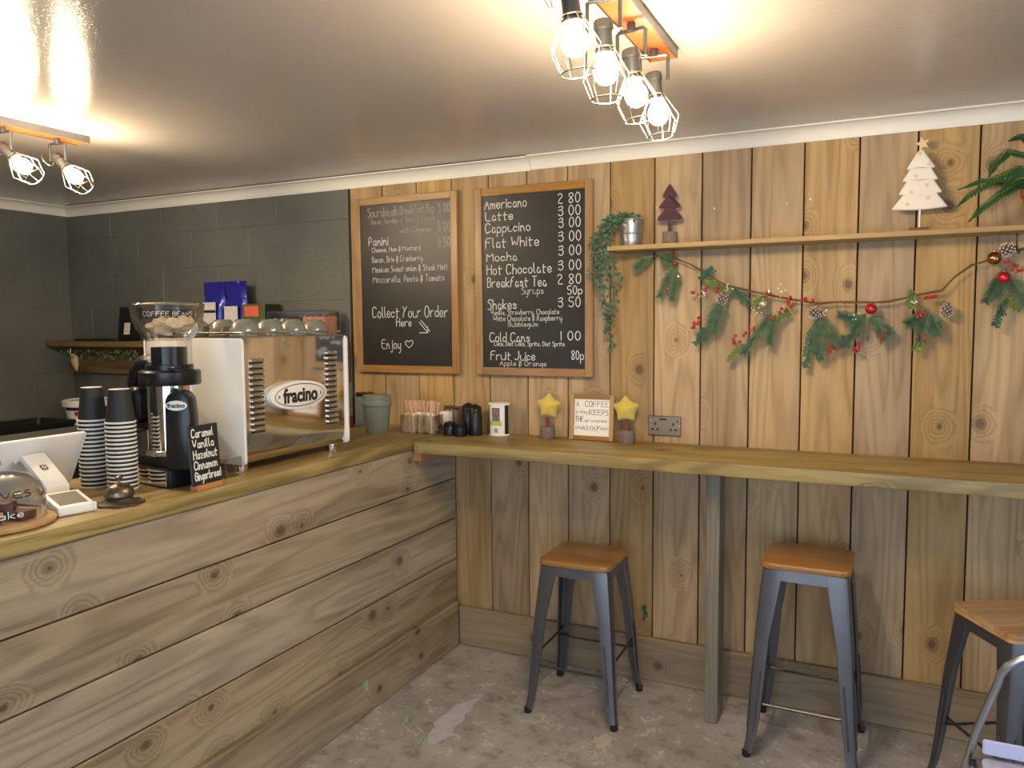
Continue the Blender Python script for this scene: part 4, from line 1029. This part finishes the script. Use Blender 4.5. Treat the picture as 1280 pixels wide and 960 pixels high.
for s in (-1, 1):
    pts = [Vector((s*(.060+.018*math.sin(k/14*2*PI)), .055+.005*math.sin(k/14*4*PI))) for k in range(15)]; g = G(); ribbon(g, pts, .0016, Ms); g.obj('sign_flourish', M_ink, fs, recalc=False, smooth=0)

# ------------------------------------------------------------ ornaments on the wall shelf
ZH = 1.9505
def tree_poly(w, h, tiers, cut):
    L = []
    for k in range(tiers):
        zt = h*k/tiers; ww = w/2*(1-.72*k/tiers); L.append((ww, zt)); L.append((ww*cut if k < tiers-1 else 0, h*(k+1)/tiers if k == tiers-1 else zt+h/tiers*1.02))
    return L+[(-a, b_) for a, b_ in L[::-1][1:]]
pt = thing('velvet_tree', 'small plum velvet tree on a log base on the shelf', 'ornament', (-.850, 3.325, ZH))
G().lathe([(0, 0), (.030, 0), (.032, .003), (.032, .050), (.029, .053), (0, .053)], seg=20).obj('log_base', M_bark, pt)
G().box((0, 0, .075), (.016, .014, .06), .002).obj('trunk', M_velvet, pt)
P = [(-.052, .100), (-.056, .112), (-.020, .150), (-.044, .152), (-.048, .162), (-.016, .196), (-.030, .198), (-.032, .208), (0, .258)]
P = P+[(-a, b_) for a, b_ in P[::-1][1:]]
o = G().prism(P, .034, T(0, .017, 0) @ faceN, .009).obj('velvet_tree_body', M_velvet, pt, smooth=60)
wt_ = thing('felt_tree', 'cream felt tree on a rod with stars, tallest ornament on shelf', 'ornament', (.088, 3.325, ZH))
G().box((0, 0, .007), (.066, .05, .014), .002).obj('base', M_ply, wt_).data.materials[0] = M_redbrown
wt_.children and None
G().tube([(.002, 0, .014), (.002, 0, .10)], .0030, 8).obj('rod', M_paper, wt_)
tiers = [(-.094, .094, .086, .052, .144), (-.072, .075, .140, .040, .196), (-.060, .060, .188, .030, .240), (-.048, .050, .232, .006, .300)]
for a, b_, z0, tw, z1 in tiers:
    n = 6; P = [(a+(b_-a)*k/n, z0-.006*math.sin(PI*k/n)) for k in range(n+1)]+[(tw, z1), (-tw, z1)]
    G().prism(P, .022, T(0, .011, 0) @ faceN, .006).obj('felt_tier', M_felt, wt_, smooth=60)
G().prism(star_poly(.026, .011, 5, PI/2+.25), .004, T(.004, .002, .322) @ faceN).obj('top_star', M_ply, wt_, smooth=0)
for dx, dz in ((-.040, .102), (.028, .122), (-.028, .145), (.022, .168), (-.015, .204), (.028, .245), (-.006, .285)):
    G().prism(star_poly(.010, .0045), .002, T(dx, -.0115, dz) @ faceN).obj('wooden_star', M_ply, wt_, smooth=0)
# tin bucket with trailing plant
tp = thing('trailing_plant', 'trailing green plant in a small galvanised tin bucket on shelf end', 'potted plant', (-1.018, 3.322, ZH))
G().lathe([(0, 0), (.040, 0), (.042, .004), (.0465, .050), (.049, .052), (.0475, .056), (.052, .108), (.055, .110), (.054, .115), (.050, .113), (.044, .02), (0, .02)], seg=32).obj('bucket', M_galv, tp)
G().lathe([(0, .095), (.046, .095)], seg=16).obj('soil', M_twig, tp)
g = G(); gl = G()
strands = [[(-.02, 0, .10), (-.05, -.03, .135), (-.10, -.04, .12), (-.14, -.03, .06), (-.155, -.02, -.05), (-.15, -.01, -.16)],
           [(-.01, 0, .10), (-.06, -.05, .13), (-.11, -.06, .07), (-.125, -.04, -.08), (-.12, -.02, -.22), (-.095, -.01, -.32), (-.085, -.01, -.45)],
           [(-.02, 0, .10), (-.07, -.02, .12), (-.12, -.03, .05), (-.135, -.03, -.10), (-.11, -.02, -.26), (-.10, -.01, -.38)],
           [(0, 0, .10), (-.04, -.06, .125), (-.08, -.07, .06), (-.09, -.05, -.06), (-.075, -.02, -.18), (-.08, -.01, -.30)],
           [(-.01, 0, .10), (-.08, .0, .13), (-.14, -.01, .08), (-.17, -.02, .02), (-.175, -.02, -.04)],
           [(0, 0, .10), (-.03, -.05, .12), (-.075, -.055, .08), (-.08, -.055, -.02), (-.05, -.03, -.12), (-.04, -.02, -.17)],
           [(0, 0, .10), (-.01, -.03, .14), (.02, -.04, .13), (.04, -.045, .115)],
           [(0, 0, .10), (-.03, .02, .145), (-.06, .02, .14), (-.10, .01, .12)],
           [(-.12, -.03, -.02), (-.16, -.02, -.09), (-.19, -.01, -.11)],
           [(-.02, 0, .10), (-.06, -.03, .12), (-.10, -.05, .06), (-.105, -.05, -.05), (-.10, -.03, -.15)]]
def interp(P, t):
    n = len(P)-1; i = min(int(t*n), n-1); f = t*n-i; return Vector(P[i]).lerp(Vector(P[i+1]), f)
for si, st_ in enumerate(strands):
    g.tube(st_, .0014, 4)
    L = sum((Vector(b_)-Vector(a)).length for a, b_ in zip(st_, st_[1:])); n = int(L/.0062)
    for k in range(n):
        c = interp(st_, k/n)+Vector((random.gauss(0, .008), random.gauss(0, .006), random.gauss(0, .004)))
        a = random.uniform(0, 2*PI); l_ = random.uniform(.017, .029)
        y_ = min(c.y, .055)
        leaf_quad(gl, (c.x, y_, c.z), (l_*math.cos(a), -abs(l_*.35*random.random()), l_*(.6*math.sin(a)-.35)), random.uniform(.0055, .0085), (random.uniform(-.5, .5), -1, random.uniform(-.2, .7)))
g.obj('stems', M_twig, tp); tag(gl.obj('leaves', M_ivy, tp, recalc=False), kind='stuff')
# fern
fn = thing('potted_fern', 'green fern in a terracotta pot at the right end of shelf', 'potted plant', (.475, 3.315, ZH))
G().lathe([(0, 0), (.050, 0), (.064, .100), (.070, .100), (.072, .125), (.064, .125), (.060, .105), (0, .105)], seg=28).obj('pot', M_terra, fn)
fr = [[(0, 0, .11), (-.08, -.05, .20), (-.16, -.06, .165), (-.24, -.06, .11), (-.27, -.05, .075)],
      [(0, 0, .11), (-.06, -.04, .24), (-.12, -.05, .26), (-.16, -.05, .215), (-.175, -.05, .17)],
      [(0, 0, .11), (-.07, -.07, .15), (-.14, -.09, .11), (-.20, -.09, .06), (-.235, -.09, .015)],
      [(0, 0, .11), (-.03, -.03, .26), (-.08, -.04, .31), (-.12, -.05, .29)],
      [(0, 0, .11), (.04, -.04, .26), (.08, -.06, .30), (.14, -.07, .28), (.2, -.08, .2)],
      [(0, 0, .11), (.07, -.06, .20), (.15, -.08, .2), (.22, -.09, .12)],
      [(0, 0, .11), (-.10, .0, .16), (-.19, .01, .175), (-.265, .02, .145)],
      [(0, 0, .11), (.01, -.07, .22), (.01, -.13, .21), (.0, -.18, .13)],
      [(0, 0, .11), (-.05, -.09, .19), (-.11, -.12, .16), (-.15, -.13, .10)]]
for st_ in fr:
    g = G(); g.tube([interp(st_, k/12) for k in range(13)], .0016, 4)
    n = 34
    for k in range(4, n):
        t_ = k/n; c = interp(st_, t_); d = (interp(st_, min(t_+.03, 1))-interp(st_, t_-.03)).normalized()
        side = d.cross(Vector((0, -.55, .83))).normalized(); l_ = .030*math.sin(PI*min(1, t_*1.05+.05))**.6*(1-.45*t_)+.006
        for s in (-1, 1): leaf_quad(g, c, side*s*l_+d*l_*.35+Vector((0, 0, -.25*l_)), .0070, (0, -.6, .8))
    g.obj('frond', M_fern, fn, recalc=False)

# ------------------------------------------------------------ berry garland under the wall shelf
YG = 3.352
gd = thing('berry_garland', 'festive garland of berries, baubles, cones and pine below the shelf', 'garland', (-.25, YG, 1.69))
def L3(x, z, y=0): return (x+.25, y, z-1.69)
GP = [(-.949, 1.908), (-.862, 1.905), (-.769, 1.867), (-.708, 1.831), (-.625, 1.775), (-.528, 1.747), (-.449, 1.732), (-.356, 1.71), (-.251, 1.689), (-.207, 1.695), (-.149, 1.697), (-.078, 1.692), (-.008, 1.691), (.073, 1.713), (.173, 1.735), (.216, 1.784), (.266, 1.82), (.316, 1.838), (.382, 1.866), (.425, 1.873), (.52, 1.80), (.62, 1.74), (.75, 1.71)]
g = G(); g.tube([L3(a, b_, .004*math.sin(i*2.1)) for i, (a, b_) in enumerate(GP)], [.0032+.0008*math.sin(i*3) for i in range(len(GP))], 6)
g.tube([L3(a, b_+.006*math.sin(i*1.7), -.004*math.sin(i*1.9)) for i, (a, b_) in enumerate(GP)], .0022, 5)
g.obj('vine', M_twig, gd)
for hx_ in (-.835, .403):
    G().tube([L3(hx_, 1.929, -.02), L3(hx_, 1.885, -.02), L3(hx_, 1.868, -.014), L3(hx_+.008, 1.860, 0), L3(hx_+.012, 1.872, .006)], .004, 8).obj('hook', M_gold, gd)
def sprig(x0, z0, x1, z1, kind):
    a, b_ = Vector(L3(x0, z0, -.004)), Vector(L3(x1, z1, -.012)); d = b_-a; g = G(); g.tube([a, a.lerp(b_, .5)+Vector((0, -.01, 0)), b_], .0016, 4)
    ln = d.length; dn = d.normalized(); sd = dn.cross(Vector((0, 1, 0)))
    if kind == 'pine':
        for k in range(int(220+ln*1900)):
            t_ = random.random(); c = a.lerp(b_, t_)+Vector((0, -.01*math.sin(PI*t_), 0)); s = random.uniform(-1, 1); out = (sd*s+Vector((0, random.uniform(-.55, .25), 0))).normalized()
            l_ = random.uniform(.026, .052)*(1.05-.4*t_); e = c+dn*l_*.75+out*l_*.75
            w = (e-c).cross(Vector((0, 1, .2))).normalized()*.0011
            g.b.faces.new([g.b.verts.new(v) for v in (c-w, c+w, e+w*.4)])
            w2 = Vector((0, .0009, 0)); g.b.faces.new([g.b.verts.new(v) for v in (c-w2, c+w2, e)])
    else:
        n = int(30+ln*420)
        for k in range(n):
            t_ = (k+random.random())/n; c = a.lerp(b_, t_); s = random.choice((-1, 1)); l_ = random.uniform(.011, .019)
            leaf_quad(g, c+sd*random.uniform(-.008, .008), dn*l_*.6+sd*s*l_*random.uniform(.4, 1)+Vector((0, -.3*l_, 0)), .0052, (random.uniform(-.4, .4), -1, random.uniform(-.3, .5)))
    return g
for nm, L_, mat in (('pine_sprig', [(-.834, 1.86, -.893, 1.735), (-.82, 1.84, -.84, 1.72), (-.639, 1.715, -.703, 1.546), (-.625, 1.70, -.66, 1.58), (-.431, 1.655, -.54, 1.49), (-.42, 1.65, -.44, 1.53), (-.263, 1.63, -.24, 1.49), (-.25, 1.63, -.17, 1.52), (-.085, 1.65, -.15, 1.53), (-.10, 1.625, -.176, 1.645), (-.05, 1.64, -.02, 1.55), (.129, 1.67, .105, 1.555), (.14, 1.65, .16, 1.57), (.11, 1.638, .062, 1.608), (.374, 1.81, .35, 1.70), (.36, 1.78, .315, 1.69), (.385, 1.77, .44, 1.68), (-.93, 1.91, -1.0, 1.86), (-.90, 1.91, -.84, 1.87)], M_needle),
                    ('leaf_sprig', [(-.703, 1.60, -.74, 1.53), (-.54, 1.53, -.60, 1.46), (-.36, 1.665, -.42, 1.62), (-.28, 1.59, -.30, 1.44), (-.27, 1.52, -.24, 1.47), (-.14, 1.56, -.20, 1.52), (-.07, 1.64, 0.01, 1.57), (-.10, 1.59, -.14, 1.55), (.07, 1.74, .07, 1.67), (.12, 1.57, .09, 1.51), (.17, 1.62, .14, 1.58), (.377, 1.69, .345, 1.60), (.38, 1.70, .42, 1.66), (-.71, 1.80, -.60, 1.745), (-.73, 1.80, -.67, 1.84), (-.60, 1.76, -.52, 1.70), (-.45, 1.725, -.50, 1.69)], M_bleaf)):
    for (a, b_, c, d) in L_: sprig(a, b_, c, d, nm.split('_')[0]).obj(nm, mat if nm == 'pine_sprig' or random.random() < .6 else M_ivy, gd, recalc=False)
def ball(nm, x, z, r, mat, y=-.022):
    G().sphere((0, 0, 0), r, 3).lathe([(0, r*.97), (r*.22, r*.97), (r*.22, r*1.15), (0, r*1.15)], seg=10).obj(nm, mat, gd, L3(x, z, y))
ball('red_bauble', -.066, 1.667, .0215, M_redb); ball('red_bauble', .366, 1.772, .0215, M_redb); ball('gold_bauble', .334, 1.843, .024, M_gold); ball('pearl_bauble', -.466, 1.693, .0195, M_silver)
ball('pearl_bauble', -.813, 1.815, .010, M_silver)
for (x_, z_, r_, a_) in ((-.632, 1.716, .021, .4), (-.27, 1.655, .024, 1.5), (.190, 1.656, .022, .2), (.372, 1.872, .024, 1.2)):
    cn = G().lathe([(0, .030), (.010, .026), (.016, .012), (.018, 0), (.014, -.014), (0, -.024)], seg=12).obj('pine_cone', M_cone, gd, L3(x_, z_, -.016), (0, a_, 0))
    g = G()
    for ring_ in range(6):
        zz = -.018+ring_*.008; rr_ = (.021 if 0 < ring_ < 4 else .015)*r_/.021
        for k in range(8):
            a = 2*PI*(k+ring_*.5)/8; g.box((rr_*math.cos(a), rr_*math.sin(a), zz), (.007, .006, .0022), 0, Rz(a) @ Ry(-.5))
    g.obj('cone_scale', M_conetip, cn, smooth=0)
BER = [(-.875, 1.786), (-.868, 1.765), (-.862, 1.748), (-.830, 1.868), (-.745, 1.745), (-.70, 1.752), (-.66, 1.750), (-.725, 1.635), (-.735, 1.612), (-.578, 1.55), (-.570, 1.53), (-.514, 1.589), (-.54, 1.572), (-.37, 1.71), (-.36, 1.69), (-.39, 1.672), (-.302, 1.712), (-.271, 1.699), (-.208, 1.5), (-.20, 1.515), (-.115, 1.501), (-.112, 1.525), (-.024, 1.548), (-.03, 1.570), (.130, 1.706), (.148, 1.706), (.110, 1.650), (.100, 1.635), (.107, 1.56), (.115, 1.57), (.377, 1.826), (.392, 1.806), (.405, 1.803), (-.427, 1.637), (-.447, 1.731), (-.745, 1.60)]
for x_, z_ in BER:
    g = G()
    for k in range(3):
        dx, dz = random.gauss(0, .007), random.gauss(0, .006); g.sphere((dx, random.uniform(-.004, .004), dz), .0066, 2)
    g.tube([(0, 0, 0), (random.uniform(-.01, .01), .004, .022)], .001, 4)
    g.obj('berry_cluster', M_red, gd, L3(x_, z_, -.020))
for x0, z0 in ((-.49, 1.665), (-.12, 1.64), (.09, 1.69), (-.235, 1.66), (-.60, 1.765), (-.715, 1.74), (-.395, 1.745)):
    g = G()
    for k in range(7): g.sphere((random.gauss(0, .012), random.uniform(-.004, .004), random.gauss(0, .011)), .0032, 1)
    g.obj('white_berries', M_paper, gd, L3(x0, z0, -.022))
